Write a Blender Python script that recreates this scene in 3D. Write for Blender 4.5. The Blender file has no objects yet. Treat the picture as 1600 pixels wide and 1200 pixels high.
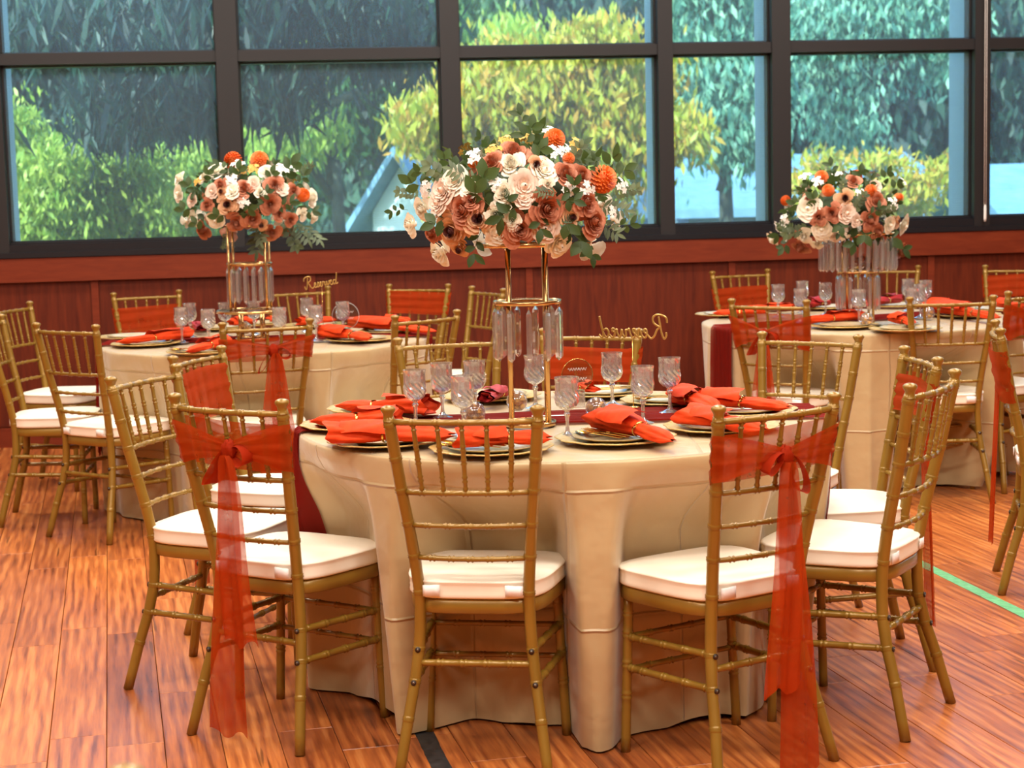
import bpy, math, random
import numpy as np
from mathutils import Matrix, Vector
PI = math.pi
C = bpy.context.scene.collection
sc = bpy.context.scene

# ------------------------------------------------------------------ camera
F_PX, CAM_H, PITCH, ROLL = 2684.6, 1.441, math.radians(6.43), math.radians(-1.44)
FWD = Vector((0, math.cos(PITCH), -math.sin(PITCH)))
UP0 = Vector((0, math.sin(PITCH), math.cos(PITCH)))
RT0 = Vector((1, 0, 0))
RGT = RT0 * math.cos(ROLL) + UP0 * math.sin(ROLL)
UPV = UP0 * math.cos(ROLL) - RT0 * math.sin(ROLL)
CAM = Vector((0, 0, CAM_H))
cd = bpy.data.cameras.new('camera')
cam = bpy.data.objects.new('camera', cd)
C.objects.link(cam)
m = Matrix((RGT, UPV, -FWD)).transposed().to_4x4()
m.translation = CAM
cam.matrix_world = m
cd.sensor_width = 36
cd.lens = F_PX / 1600 * 36
cd.clip_end = 400
cd.dof.use_dof = True
cd.dof.focus_distance = 5.0
cd.dof.aperture_fstop = 6.2
sc.camera = cam

# ------------------------------------------------------------------ world, sun, lamps, exposure
w = bpy.data.worlds.new('sky')
sc.world = w
w.use_nodes = True
wn = w.node_tree
sky = wn.nodes.new('ShaderNodeTexSky')
sky.sky_type = 'NISHITA'
sky.sun_disc = False
sky.sun_elevation = math.radians(42)
sky.sun_rotation = math.radians(215)
wn.links.new(sky.outputs[0], wn.nodes['Background'].inputs[0])
wn.nodes['Background'].inputs[1].default_value = 0.75

def light(name, kind, loc, rot, energy, col, size=None, size_y=None):
    ld = bpy.data.lights.new(name, kind)
    ld.energy = energy
    ld.color = col
    if kind == 'AREA':
        ld.shape = 'RECTANGLE'
        ld.size = size
        ld.size_y = size_y
    o = bpy.data.objects.new(name, ld)
    C.objects.link(o)
    o.location = loc
    o.rotation_euler = rot
    return o
sun = light('sun', 'SUN', (0, 0, 30), (0, 0, 0), 13, (1, .93, .8))
sun.data.angle = math.radians(0.6)
sun.rotation_euler = Vector((-.45, -.6, .66)).to_track_quat('Z', 'Y').to_euler()
for lx in (-2.6, 0.2, 3.0):
    for ly in (0.0, 3.0, 6.0, 8.6):
        light('ceiling_lamp_light', 'AREA', (lx, ly, 4.42), (0, 0, 0), 80 if ly > 1 else 104, (1, .95, .85), 1.2, .6)
sc.view_settings.view_transform = 'Standard'
sc.view_settings.look = 'None'
sc.view_settings.gamma = 1
sc.view_settings.use_curve_mapping = False
sc.view_settings.exposure = 0.32
sc.cycles.max_bounces = 10
sc.cycles.transparent_max_bounces = 24
sc.cycles.transmission_bounces = 8
sc.cycles.caustics_reflective = False
sc.cycles.caustics_refractive = False
sc.cycles.sample_clamp_indirect = 6

# ------------------------------------------------------------------ geometry from pixels (1600x1200 frame)
def ray(px, py):
    return (FWD * F_PX + RGT * (px - 800) - UPV * (py - 600)).normalized()
def at_z(px, py, z):
    d = ray(px, py)
    return CAM + d * ((z - CAM_H) / d.z)
WALL_O = Vector((-3.0, 10.1, 0))
WYAW = math.atan(.112)
WU = Vector((math.cos(WYAW), math.sin(WYAW), 0))
WN = Vector((-math.sin(WYAW), math.cos(WYAW), 0))     # points outdoors
def at_wall(px, py, off=0.0):
    d = ray(px, py)
    t = ((WALL_O + WN * off - CAM).dot(WN)) / d.dot(WN)
    p = CAM + d * t
    return (p - WALL_O).dot(WU), p.z
def wpt(u, n, z):
    return WALL_O + WU * u + WN * n + Vector((0, 0, z))

# ------------------------------------------------------------------ materials
def srgb(r, g, b):
    f = lambda c: (c / 255 / 12.92) if c / 255 <= .04045 else ((c / 255 + .055) / 1.055) ** 2.4
    return (f(r), f(g), f(b), 1)
def mat(name, col, rough=.5, metal=0, **kw):
    mm = bpy.data.materials.new(name)
    mm.use_nodes = True
    b = mm.node_tree.nodes['Principled BSDF']
    b.inputs['Base Color'].default_value = col
    b.inputs['Roughness'].default_value = rough
    b.inputs['Metallic'].default_value = metal
    for k, v in kw.items():
        b.inputs[k.replace('_', ' ')].default_value = v
    return mm
class NT:
    def __init__(s, mm):
        s.m = mm; s.t = mm.node_tree; s.b = s.t.nodes['Principled BSDF']; s.out = s.t.nodes['Material Output']
    def n(s, kind, **kw):
        nd = s.t.nodes.new('ShaderNode' + kind)
        for k, v in kw.items():
            if k in nd.inputs.keys():
                nd.inputs[k].default_value = v
            elif k.startswith('i_'):
                nd.inputs[int(k[2:])].default_value = v
            elif hasattr(nd, k.lower()):
                setattr(nd, k.lower(), v)
            else:
                nd.inputs[k.replace('_', ' ')].default_value = v
        return nd
    def l(s, a, b): s.t.links.new(a, b)
    def ramp(s, fac, stops):
        r = s.t.nodes.new('ShaderNodeValToRGB')
        e = r.color_ramp.elements
        while len(e) < len(stops): e.new(.5)
        for k, (p, c) in enumerate(stops):
            e[k].position = p; e[k].color = c
        s.l(fac, r.inputs[0])
        return r.outputs[0]
    def mapped(s, scale=(1, 1, 1), rnd=False, src='Object'):
        tc = s.n('TexCoord')
        v = tc.outputs[src]
        if rnd:
            oi = s.n('ObjectInfo')
            mu = s.n('Math', operation='MULTIPLY'); mu.inputs[1].default_value = 61.0
            s.l(oi.outputs['Random'], mu.inputs[0])
            ad = s.n('VectorMath', operation='ADD')
            s.l(v, ad.inputs[0]); s.l(mu.outputs[0], ad.inputs[1])
            v = ad.outputs[0]
        mp = s.n('Mapping')
        mp.inputs['Scale'].default_value = scale
        s.l(v, mp.inputs['Vector'])
        return mp.outputs[0]
    def bump(s, h, strength=.3, dist=.01):
        bp = s.t.nodes.new('ShaderNodeBump')
        bp.inputs['Strength'].default_value = strength
        bp.inputs['Distance'].default_value = dist
        s.l(h, bp.inputs['Height'])
        s.l(bp.outputs[0], s.b.inputs['Normal'])

def noisy(name, c1, c2, scale, rough=.5, metal=0, bump=0, stretch=(1, 1, 1), detail=4, bdist=.005, **kw):
    mm = mat(name, c1, rough, metal, **kw)
    t = NT(mm)
    v = t.mapped(stretch)
    nz = t.n('TexNoise', Scale=scale, Detail=detail)
    t.l(v, nz.inputs['Vector'])
    t.l(t.ramp(nz.outputs[0], [(.3, c1), (.7, c2)]), t.b.inputs['Base Color'])
    if bump: t.bump(nz.outputs[0], bump, bdist)
    return mm

def floor_mat():
    mm = mat('plank_wood', (1, 1, 1, 1), .22)
    t = NT(mm)
    v = t.mapped((1, 1, 1), rnd=True)
    mp = t.n('Mapping'); mp.inputs['Scale'].default_value = (.32, 1, 1); t.l(v, mp.inputs['Vector'])
    wv = t.n('TexWave', Scale=9, Distortion=9, Detail=2.5)
    wv.bands_direction = 'Y'; wv.inputs['Detail Scale'].default_value = .55; wv.inputs['Detail Roughness'].default_value = .6
    t.l(mp.outputs[0], wv.inputs['Vector'])
    mp2 = t.n('Mapping'); mp2.inputs['Scale'].default_value = (3, 60, 1); t.l(v, mp2.inputs['Vector'])
    fine = t.n('TexNoise', Scale=1, Detail=5, Roughness=.6); t.l(mp2.outputs[0], fine.inputs['Vector'])
    big = t.n('TexNoise', Scale=2.2, Detail=2); t.l(v, big.inputs['Vector'])
    a1 = t.n('Math', operation='MULTIPLY_ADD'); a1.inputs[1].default_value = .16; t.l(wv.outputs[1], a1.inputs[0]); t.l(fine.outputs[0], a1.inputs[2])
    g = t.n('Math', operation='MULTIPLY_ADD'); g.inputs[1].default_value = .35; t.l(big.outputs[0], g.inputs[0]); t.l(a1.outputs[0], g.inputs[2])
    col = t.ramp(g.outputs[0], [(.50, srgb(120, 60, 28)), (.66, srgb(166, 94, 50)), (.80, srgb(190, 113, 56)), (.95, srgb(210, 138, 76))])
    # dark cracks along the board
    v2 = t.mapped((.7, 14, 1), rnd=True)
    ck = t.n('TexNoise', Scale=2.3, Detail=3)
    t.l(v2, ck.inputs['Vector'])
    ckr = t.ramp(ck.outputs[0], [(.285, (0, 0, 0, 1)), (.32, (1, 1, 1, 1))])
    oi = t.n('ObjectInfo')
    tone = t.ramp(oi.outputs['Random'], [(0, srgb(205, 180, 172)), (.5, srgb(235, 214, 200)), (1, srgb(255, 240, 222))])
    mx = t.n('Mix', data_type='RGBA', blend_type='MULTIPLY'); mx.inputs[0].default_value = .75
    t.l(col, mx.inputs[6]); t.l(tone, mx.inputs[7])
    mx2 = t.n('Mix', data_type='RGBA', blend_type='MULTIPLY'); mx2.inputs[0].default_value = .6
    t.l(mx.outputs[2], mx2.inputs[6]); t.l(ckr, mx2.inputs[7])
    t.l(mx2.outputs[2], t.b.inputs['Base Color'])
    rr = t.n('MapRange'); rr.inputs[3].default_value = .2; rr.inputs[4].default_value = .36
    t.l(g.outputs[0], rr.inputs[0]); t.l(rr.outputs[0], t.b.inputs['Roughness'])
    t.bump(g.outputs[0], .12, .004)
    return mm

def wall_wood(name, c1, c2, stretch):
    mm = mat(name, c1, .5)
    mm.node_tree.nodes['Principled BSDF'].inputs['Specular IOR Level'].default_value = .25
    t = NT(mm)
    v = t.mapped(stretch)
    g = t.n('TexNoise', Scale=4, Detail=6, Roughness=.6, Distortion=.6)
    t.l(v, g.inputs['Vector'])
    t.l(t.ramp(g.outputs[0], [(.3, c1), (.7, c2)]), t.b.inputs['Base Color'])
    t.bump(g.outputs[0], .1, .003)
    return mm

def cloth_mat():
    mm = mat('champagne_satin', srgb(190, 164, 120), .36)
    t = NT(mm)
    t.b.inputs['Sheen Weight'].default_value = .3
    t.b.inputs['Anisotropic'].default_value = .4
    tc = t.n('TexCoord')
    wp = t.n('TexNoise', Scale=3.0, Detail=2)
    t.l(tc.outputs['UV'], wp.inputs['Vector'])
    ad = t.n('VectorMath', operation='MULTIPLY_ADD'); ad.inputs[1].default_value = (.022, .022, .022)
    t.l(wp.outputs[1], ad.inputs[0]); t.l(tc.outputs['UV'], ad.inputs[2])
    sp = t.n('SeparateXYZ'); t.l(ad.outputs[0], sp.inputs[0])
    hs = []
    for ax, per, off in ((0, .42, .08), (1, .36, .12)):
        a = t.n('Math', operation='ADD'); a.inputs[1].default_value = off + 10 * per
        t.l(sp.outputs[ax], a.inputs[0])
        d = t.n('Math', operation='PINGPONG'); d.inputs[1].default_value = per / 2
        t.l(a.outputs[0], d.inputs[0])
        mr = t.n('MapRange'); mr.inputs[1].default_value = 0; mr.inputs[2].default_value = .006
        mr.inputs[3].default_value = 1; mr.inputs[4].default_value = 0
        t.l(d.outputs[0], mr.inputs[0]); hs.append(mr.outputs[0])
    mxm = t.n('Math', operation='MAXIMUM'); t.l(hs[0], mxm.inputs[0]); t.l(hs[1], mxm.inputs[1])
    fn = t.n('TexNoise', Scale=7, Detail=3); t.l(ad.outputs[0], fn.inputs['Vector'])
    s2 = t.n('Math', operation='MULTIPLY_ADD'); s2.inputs[1].default_value = 1.6
    t.l(fn.outputs[0], s2.inputs[0]); t.l(mxm.outputs[0], s2.inputs[2])
    t.bump(s2.outputs[0], .5, .012)
    return mm

def sheer(name, col, lo, hi, scale=240):
    """open-weave cloth: part of the light goes straight through"""
    mm = mat(name, col, .7)
    mm.node_tree.nodes['Principled BSDF'].inputs['Specular IOR Level'].default_value = .12
    t = NT(mm)
    tr = t.n('BsdfTransparent')
    tl = t.n('BsdfTranslucent'); tl.inputs[0].default_value = col
    m1 = t.n('MixShader'); m1.inputs[0].default_value = .35
    t.l(t.b.outputs[0], m1.inputs[1]); t.l(tl.outputs[0], m1.inputs[2])
    m2 = t.n('MixShader')
    v = t.mapped((1, 1, 1))
    nz = t.n('TexNoise', Scale=14, Detail=3); t.l(v, nz.inputs['Vector'])
    mr = t.n('MapRange'); mr.inputs[1].default_value = .3; mr.inputs[2].default_value = .7
    mr.inputs[3].default_value = lo; mr.inputs[4].default_value = hi
    t.l(nz.outputs[0], mr.inputs[0]); t.l(mr.outputs[0], m2.inputs[0])
    t.l(tr.outputs[0], m2.inputs[1]); t.l(m1.outputs[0], m2.inputs[2]); t.l(m2.outputs[0], t.out.inputs[0])
    return mm

def shade_mat():
    """mesh solar screen: about two thirds open, pale threads"""
    mm = mat('solar_screen', srgb(150, 165, 175), .8)
    t = NT(mm)
    tr = t.n('BsdfTransparent'); tr.inputs[0].default_value = (.80, .93, .98, 1)
    tl = t.n('BsdfTranslucent'); tl.inputs[0].default_value = srgb(120, 185, 222)
    m1 = t.n('MixShader'); m1.inputs[0].default_value = .6
    t.l(t.b.outputs[0], m1.inputs[1]); t.l(tl.outputs[0], m1.inputs[2])
    m2 = t.n('MixShader')
    wv = t.n('TexWave', Scale=22, Distortion=.6, Detail=1); wv.bands_direction = 'Z'
    tc = t.n('TexCoord'); t.l(tc.outputs['Object'], wv.inputs['Vector'])
    mr = t.n('MapRange'); mr.inputs[3].default_value = .27; mr.inputs[4].default_value = .33
    t.l(wv.outputs[1], mr.inputs[0]); t.l(mr.outputs[0], m2.inputs[0])
    t.l(tr.outputs[0], m2.inputs[1]); t.l(m1.outputs[0], m2.inputs[2]); t.l(m2.outputs[0], t.out.inputs[0])
    return mm
def pane_mat():
    mm = mat('window_glass', (.8, .9, .9, 1), .02)
    t = NT(mm)
    tr = t.n('BsdfTransparent'); tr.inputs[0].default_value = (.84, .95, .95, 1)
    gl = t.n('BsdfGlossy'); gl.inputs['Roughness'].default_value = .02
    fr = t.n('Fresnel'); fr.inputs[0].default_value = 1.45
    m2 = t.n('MixShader'); t.l(fr.outputs[0], m2.inputs[0]); t.l(tr.outputs[0], m2.inputs[1]); t.l(gl.outputs[0], m2.inputs[2])
    t.l(m2.outputs[0], t.out.inputs[0])
    return mm
def leaf_mat(name, c1, c2, c3, rough=.5):
    mm = mat(name, c1, rough)
    t = NT(mm)
    g = t.n('NewGeometry')
    col = t.ramp(g.outputs['Random Per Island'], [(0, c1), (.5, c2), (1, c3)])
    t.l(col, t.b.inputs['Base Color'])
    tl = t.n('BsdfTranslucent'); t.l(col, tl.inputs[0])
    m1 = t.n('MixShader'); m1.inputs[0].default_value = .35
    t.l(t.b.outputs[0], m1.inputs[1]); t.l(tl.outputs[0], m1.inputs[2]); t.l(m1.outputs[0], t.out.inputs[0])
    return mm
def crystal_mat():
    mm = mat('cut_crystal', (1, 1, 1, 1), .03)
    t = NT(mm)
    gl = t.n('BsdfGlass'); gl.inputs['Roughness'].default_value = .0; gl.inputs['IOR'].default_value = 1.5
    gl.inputs[0].default_value = (.98, .98, 1, 1)
    tr = t.n('BsdfTransparent'); tr.inputs[0].default_value = (.97, .97, .98, 1)
    df = t.n('BsdfGlossy'); df.inputs['Roughness'].default_value = .12
    m1 = t.n('MixShader'); m1.inputs[0].default_value = .62
    t.l(tr.outputs[0], m1.inputs[1]); t.l(gl.outputs[0], m1.inputs[2])
    m2 = t.n('MixShader'); m2.inputs[0].default_value = .14
    t.l(m1.outputs[0], m2.inputs[1]); t.l(df.outputs[0], m2.inputs[2])
    m3 = t.n('MixShader'); m3.inputs[0].default_value = .06
    wd_ = t.n('BsdfDiffuse'); wd_.inputs[0].default_value = (.95, .95, .97, 1)
    t.l(m2.outputs[0], m3.inputs[1]); t.l(wd_.outputs[0], m3.inputs[2]); t.l(m3.outputs[0], t.out.inputs[0])
    return mm

M = {}
M['plank'] = floor_mat()
M['subfloor'] = mat('subfloor', srgb(60, 32, 20), .8)
M['panel'] = wall_wood('mahogany_panel', srgb(78, 24, 9), srgb(108, 40, 16), (9, 9, .8))
M['rail'] = wall_wood('mahogany_rail', srgb(104, 36, 16), srgb(122, 48, 23), (.8, 9, 9))
M['black'] = mat('black_aluminium', srgb(24, 20, 22), .5)
M['black2'] = mat('black_sill', srgb(22, 24, 30), .3)
M['outfin'] = mat('outer_reveal', srgb(205, 222, 230), .5)
M['white'] = noisy('white_paint', srgb(225, 222, 214), srgb(235, 232, 226), 3, .7)
M['ceil'] = noisy('ceiling_paint', srgb(176, 164, 146), srgb(188, 176, 158), 3, .8)
M['roomwall'] = noisy('warm_wall_paint', srgb(140, 116, 92), srgb(152, 128, 102), 3, .8)
M['gold'] = noisy('gold_resin', srgb(134, 99, 30), srgb(148, 112, 40), 6, .33, .25, Coat_Weight=.25, Coat_Roughness=.25)
M['cushion'] = noisy('ivory_vinyl', srgb(240, 228, 206), srgb(247, 238, 220), 5, .45)
M['tab'] = mat('white_strap', srgb(240, 236, 232), .7)
M['screw'] = mat('steel_screw', srgb(120, 110, 100), .3, 1)
M['hole'] = mat('screw_recess', srgb(48, 28, 14), .6)
M['cloth'] = cloth_mat()
M['sash'] = sheer('orange_organza', srgb(180, 58, 10), .64, .86)
M['knot'] = sheer('orange_organza_folded', srgb(168, 42, 6), .9, .98)
M['runner'] = sheer('burgundy_gauze', srgb(128, 24, 14), .86, .97)
M['napkin'] = noisy('orange_napkin', srgb(212, 56, 14), srgb(222, 72, 24), 30, .7, bump=.2, Specular_IOR_Level=.2)
M['napkin_red'] = noisy('red_napkin', srgb(150, 16, 20), srgb(176, 26, 26), 30, .6, bump=.2)
M['brightgold'] = mat('polished_gold', srgb(232, 190, 106), .18, 1)
M['rosegold'] = mat('rose_gold_tube', srgb(208, 166, 112), .22, 1)
M['charger'] = noisy('gold_glass_charger', srgb(196, 158, 84), srgb(226, 196, 130), 60, .3, .35, bump=.5)
M['glassplate'] = mat('charger_under', srgb(24, 26, 24), .35)
M['crystal'] = crystal_mat()
M['paper'] = mat('white_card', srgb(236, 234, 228), .7)
M['tape_green'] = noisy('green_tape', srgb(86, 160, 104), srgb(120, 186, 134), 40, .5)
M['tape_black'] = noisy('black_tape', srgb(24, 24, 24), srgb(52, 50, 50), 40, .5)

# ------------------------------------------------------------------ mesh helpers
class MB:
    def __init__(s): s.v = []; s.f = []; s.mi = []; s.uv = None
    def add(s, vs, fs, mi=0):
        o = len(s.v); s.v += [tuple(p) for p in vs]
        s.f += [tuple(i + o for i in f) for f in fs]; s.mi += [mi] * len(fs)
        return s
    def box(s, x0, x1, y0, y1, z0, z1, mi=0, fn=None):
        vs = [(x, y, z) for z in (z0, z1) for y in (y0, y1) for x in (x0, x1)]
        if fn: vs = [fn(*p) for p in vs]
        return s.add(vs, [(0, 2, 3, 1), (4, 5, 7, 6), (0, 1, 5, 4), (2, 6, 7, 3), (0, 4, 6, 2), (1, 3, 7, 5)], mi)
    def tube(s, pts, rad, n=8, mi=0, ref=(0, 0, 1), cap=True, sq=1.0):
        pts = [Vector(p) for p in pts]; N = len(pts)
        if not hasattr(rad, '__len__'): rad = [rad] * N
        vs = []
        for i, p in enumerate(pts):
            d = (pts[min(i + 1, N - 1)] - pts[max(i - 1, 0)]).normalized()
            a = Vector(ref)
            if abs(d.dot(a)) > .95: a = Vector((0, 1, 0)) if abs(d.y) < .9 else Vector((1, 0, 0))
            e1 = d.cross(a).normalized(); e2 = e1.cross(d)
            for k in range(n):
                t = 2 * PI * (k + .5) / n
                vs.append(p + (e1 * math.cos(t) + e2 * math.sin(t) * sq) * rad[i])
        fs = [(i * n + k, i * n + (k + 1) % n, (i + 1) * n + (k + 1) % n, (i + 1) * n + k) for i in range(N - 1) for k in range(n)]
        if cap: fs += [tuple(range(n))[::-1], tuple((N - 1) * n + k for k in range(n))]
        return s.add(vs, fs, mi)
    def lathe(s, prof, n=20, c=(0, 0, 0), mi=0, rfn=None):
        vs = []
        for j, (r, z) in enumerate(prof):
            for k in range(n):
                t = 2 * PI * k / n
                rr = r if rfn is None else rfn(r, z, k, j)
                vs.append((c[0] + rr * math.cos(t), c[1] + rr * math.sin(t), c[2] + z))
        fs = [(j * n + k, j * n + (k + 1) % n, (j + 1) * n + (k + 1) % n, (j + 1) * n + k) for j in range(len(prof) - 1) for k in range(n)]
        return s.add(vs, fs, mi)
    def grid(s, fn, nu, nv, mi=0, closeu=False):
        vs = [fn(i / nu, j / nv) for j in range(nv + 1) for i in range(nu + 1)]
        fs = [(j * (nu + 1) + i, j * (nu + 1) + i + 1, (j + 1) * (nu + 1) + i + 1, (j + 1) * (nu + 1) + i) for j in range(nv) for i in range(nu)]
        return s.add(vs, fs, mi)
    def mesh(s, name, mats, smooth=True):
        me = bpy.data.meshes.new(name)
        me.from_pydata(s.v, [], s.f)
        for mt in (mats if isinstance(mats, (list, tuple)) else [mats]): me.materials.append(mt)
        me.polygons.foreach_set('material_index', s.mi)
        me.polygons.foreach_set('use_smooth', [smooth] * len(s.f))
        me.update()
        return me
    def obj(s, name, mats, parent=None, smooth=True, kind=None):
        return link(name, s.mesh(name, mats, smooth), parent, kind)
def link(name, me, parent=None, kind=None):
    o = bpy.data.objects.new(name, me)
    C.objects.link(o)
    if parent is not None: o.parent = parent
    if kind: o['kind'] = kind
    return o
def tag(o, label, cat, group=None):
    o['label'] = label; o['category'] = cat
    if group: o['group'] = group
    return o
def thing(name, loc, rz, label, cat, group=None):
    o = link(name, None)
    o.location = loc; o.rotation_euler = (0, 0, rz)
    return tag(o, label, cat, group)
def solid(o, t, off=0):
    md = o.modifiers.new('thickness', 'SOLIDIFY'); md.thickness = t; md.offset = off
    return o
def interp(z, tab):
    for (z0, *a), (z1, *b) in zip(tab, tab[1:]):
        if z0 >= z >= z1:
            t = (z0 - z) / (z0 - z1)
            return [p + (q - p) * t for p, q in zip(a, b)]
    return list(tab[-1][1:])
def sstep(x, a, b):
    t = min(1, max(0, (x - a) / (b - a))); return t * t * (3 - 2 * t)

# ------------------------------------------------------------------ the room
def wbox(mb, u0, u1, n0, n1, z0, z1, mi=0):
    return mb.box(u0, u1, n0, n1, z0, z1, mi, fn=lambda u, n, z: wpt(u, n, z))
ZS, ZR = 1.118, .975                # under side of the sill, under side of the wooden rail
ZT0, ZT1 = 2.235, 2.30              # transom
ZTOP, CEIL = 4.2, 4.5
UL, UR = -3.5, 9.5
# floor: subfloor with planks as children
floor = MB().box(-7, 9, -4.2, 12.2, -.12, -.012).obj('floor', M['subfloor'], kind='structure')
PDIR = math.atan2(.225, .974)       # planks run away and a little to the left
pw, pl = .15, 1.22
pm = MB()
g = .0009
pm.box(-pl / 2 + g, pl / 2 - g, -pw / 2 + g, pw / 2 - g, -.012, -.0012)
pm.add([(sx * (pl / 2 - g - e), sy * (pw / 2 - g - e), z) for z, e in ((-.0012, 0), (0, .0012)) for sx, sy in ((-1, -1), (1, -1), (1, 1), (-1, 1))],
       [(0, 1, 5, 4), (1, 2, 6, 5), (2, 3, 7, 6), (3, 0, 4, 7), (4, 5, 6, 7)])
plank_me = pm.mesh('plank', M['plank'], False)
ang = PI / 2 + PDIR
ex, ey = Vector((math.cos(ang), math.sin(ang), 0)), Vector((-math.sin(ang), math.cos(ang), 0))
rnd = random.Random(4)
cand, rest = [], MB()
for j in range(-70, 76):
    off = rnd.random() * pl
    for i in range(-7, 14):
        c = ex * (i * pl + off) + ey * (j * pw)
        if not (-6.6 < c.x < 8.6 and -3.9 < c.y < 11.6): continue
        d = c - CAM
        f = d.dot(FWD)
        vis = False
        if f > 2.5:
            px, py = 800 + F_PX * d.dot(RGT) / f, 600 - F_PX * d.dot(UPV) / f
            vis = -260 < px < 1860 and 560 < py < 1420
        cand.append((0 if vis else 1, c.y, c))
cand.sort(key=lambda q: (q[0], q[1]))
for k, (vz, yy, c) in enumerate(cand):
    if k < 300 and vz == 0:
        o = link('plank', plank_me, floor)
        o.location = c; o.rotation_euler = (0, 0, ang)
    else:
        p = [c + ex * (sx * (pl / 2 - g)) + ey * (sy * (pw / 2 - g)) for sx, sy in ((-1, -1), (1, -1), (1, 1), (-1, 1))]
        rest.add(p, [(0, 1, 2, 3)])
rest.obj('planks', M['plank'], floor, False, 'stuff')
# tape stripes stuck on the floor
def tape(p0, p1, wd, m_, label):
    d = (p1 - p0).normalized(); n = Vector((-d.y, d.x, 0)); L = (p1 - p0).length
    r = random.Random(3); mb = MB(); N = 40
    vs = []
    for i in range(N + 1):
        for s_ in (-1, 1):
            vs.append(p0 + d * (L * i / N) + n * (s_ * wd / 2 * (1 + r.uniform(-.05, .05))) + Vector((0, 0, .0006)))
    mb.add(vs, [(2 * i, 2 * i + 2, 2 * i + 3, 2 * i + 1) for i in range(N)])
    o = mb.obj('floor_tape', m_, smooth=False); solid(o, .0004, 1)
    return tag(o, label, 'tape')
a, b = at_z(1440, 881, 0), at_z(1600, 960, 0)
tape(a - (b - a) * .1, b + (b - a) * .5, .048, M['tape_green'], 'pale green tape stripe on the wooden floor at the right')
a, b = at_z(655, 1130, 0), at_z(690, 1200, 0)
tape(a - (b - a) * .8, b + (b - a) * 1.2, .05, M['tape_black'], 'black tape stripe on the floor running under the near tablecloth')
# window wall: panelled wainscot
bu = [at_wall(px, 430)[0] for px in (-193, 147, 487, 827, 1144, 1455, 1765)]
wall = wbox(MB(), UL, UR, .03, .2, 0, ZS).obj('wall_window', M['panel'], kind='structure')
for u0, u1 in zip([UL] + bu, bu + [UR]):
    wbox(MB(), u0 + .022, u1 - .022, .012, .03, .12, ZR - .004).obj('panel', M['panel'], wall, False)
for u0 in bu:
    wbox(MB(), u0 - .021, u0 + .021, 0, .03, .12, ZR - .004).obj('batten', M['rail'], wall, False)
wbox(MB(), UL, UR, -.022, .03, ZR, ZS - .004).obj('rail', M['rail'], wall, False)
wbox(MB(), UL, UR, -.018, .03, 0, .115).obj('baseboard_window', M['rail'], kind='structure', smooth=False)
# windows
uL = at_wall(12, 330)[0]
mull = [at_wall(px, 200) [0] for px in (359, 706, 1041, 1221, 1534)]
mw = [.062, .056, .046, .058, .05]
sill = MB(); wbox(sill, uL - .1, UR, -.03, .22, ZS, ZS + .03); wbox(sill, uL - .02, UR, -.005, .2, ZS + .03, ZS + .075)
wbox(sill, uL - .02, UR, .02, .2, ZS + .075, ZS + .088)
sill.obj('trim_1', M['black2'], kind='structure', smooth=False)
tr = MB(); wbox(tr, uL - .02, UR, 0, .13, ZT0, ZT1)
tr.obj('trim_2', M['black'], kind='structure', smooth=False)
hd = MB(); wbox(hd, UL, UR, 0, .2, ZTOP, CEIL)
hd.obj('trim_3', M['black'], kind='structure', smooth=False)
edges = [(uL - .09, uL)] + [(u - w_, u + w_) for u, w_ in zip(mull, mw)]
nxt = mull[-1]
while nxt < UR - 1.4:
    nxt += 1.31; edges.append((nxt - .055, nxt + .055))
for k, (a_, b_) in enumerate(edges):
    mb = MB(); wbox(mb, a_, b_, -.012, .14, ZS + .03, ZTOP)
    if k: wbox(mb, b_ - .012, b_ + .006, .02, .14, ZS + .07, ZTOP)
    o = mb.obj('trim_%d' % (k + 4), M['black'], kind='structure', smooth=False)
    fm = MB(); wbox(fm, a_ + .012, b_ - .012, .14, .46, ZS + .03, ZTOP)
    fm.obj('outer_fin', M['outfin'], o, False)
pane_m, shade_m = pane_mat(), shade_mat()
for k in range(len(edges) - 1):
    u0, u1 = edges[k][1], edges[k + 1][0]
    wf = MB()
    for z0, z1 in ((ZS + .085, ZT0), (ZT1, ZTOP)):
        wbox(wf, u0, u0 + .012, .06, .14, z0, z1); wbox(wf, u1 - .012, u1, .06, .14, z0, z1)
        wbox(wf, u0, u1, .06, .14, z0, z0 + .012); wbox(wf, u0, u1, .06, .14, z1 - .012, z1)
    wo = wf.obj('window_%d' % (k + 1), M['black'], kind='structure', smooth=False)
    for z0, z1 in ((ZS + .09, ZT0), (ZT1, ZTOP)):
        wbox(MB(), u0, u1, .1, .106, z0, z1).obj('pane', pane_m, wo, False)
    gapr = .004 if k else .004
    sh = MB(); ua, ub = u0 + .014, u1 - .02
    sh.grid(lambda s_, t_: wpt(ua + (ub - ua) * s_, .045 + .004 * math.sin(9 * s_ + 3 * t_), ZS + .10 + (ZTOP - ZS - .10) * t_), 24, 24)
    sh.obj('screen', shade_m, wo)
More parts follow.
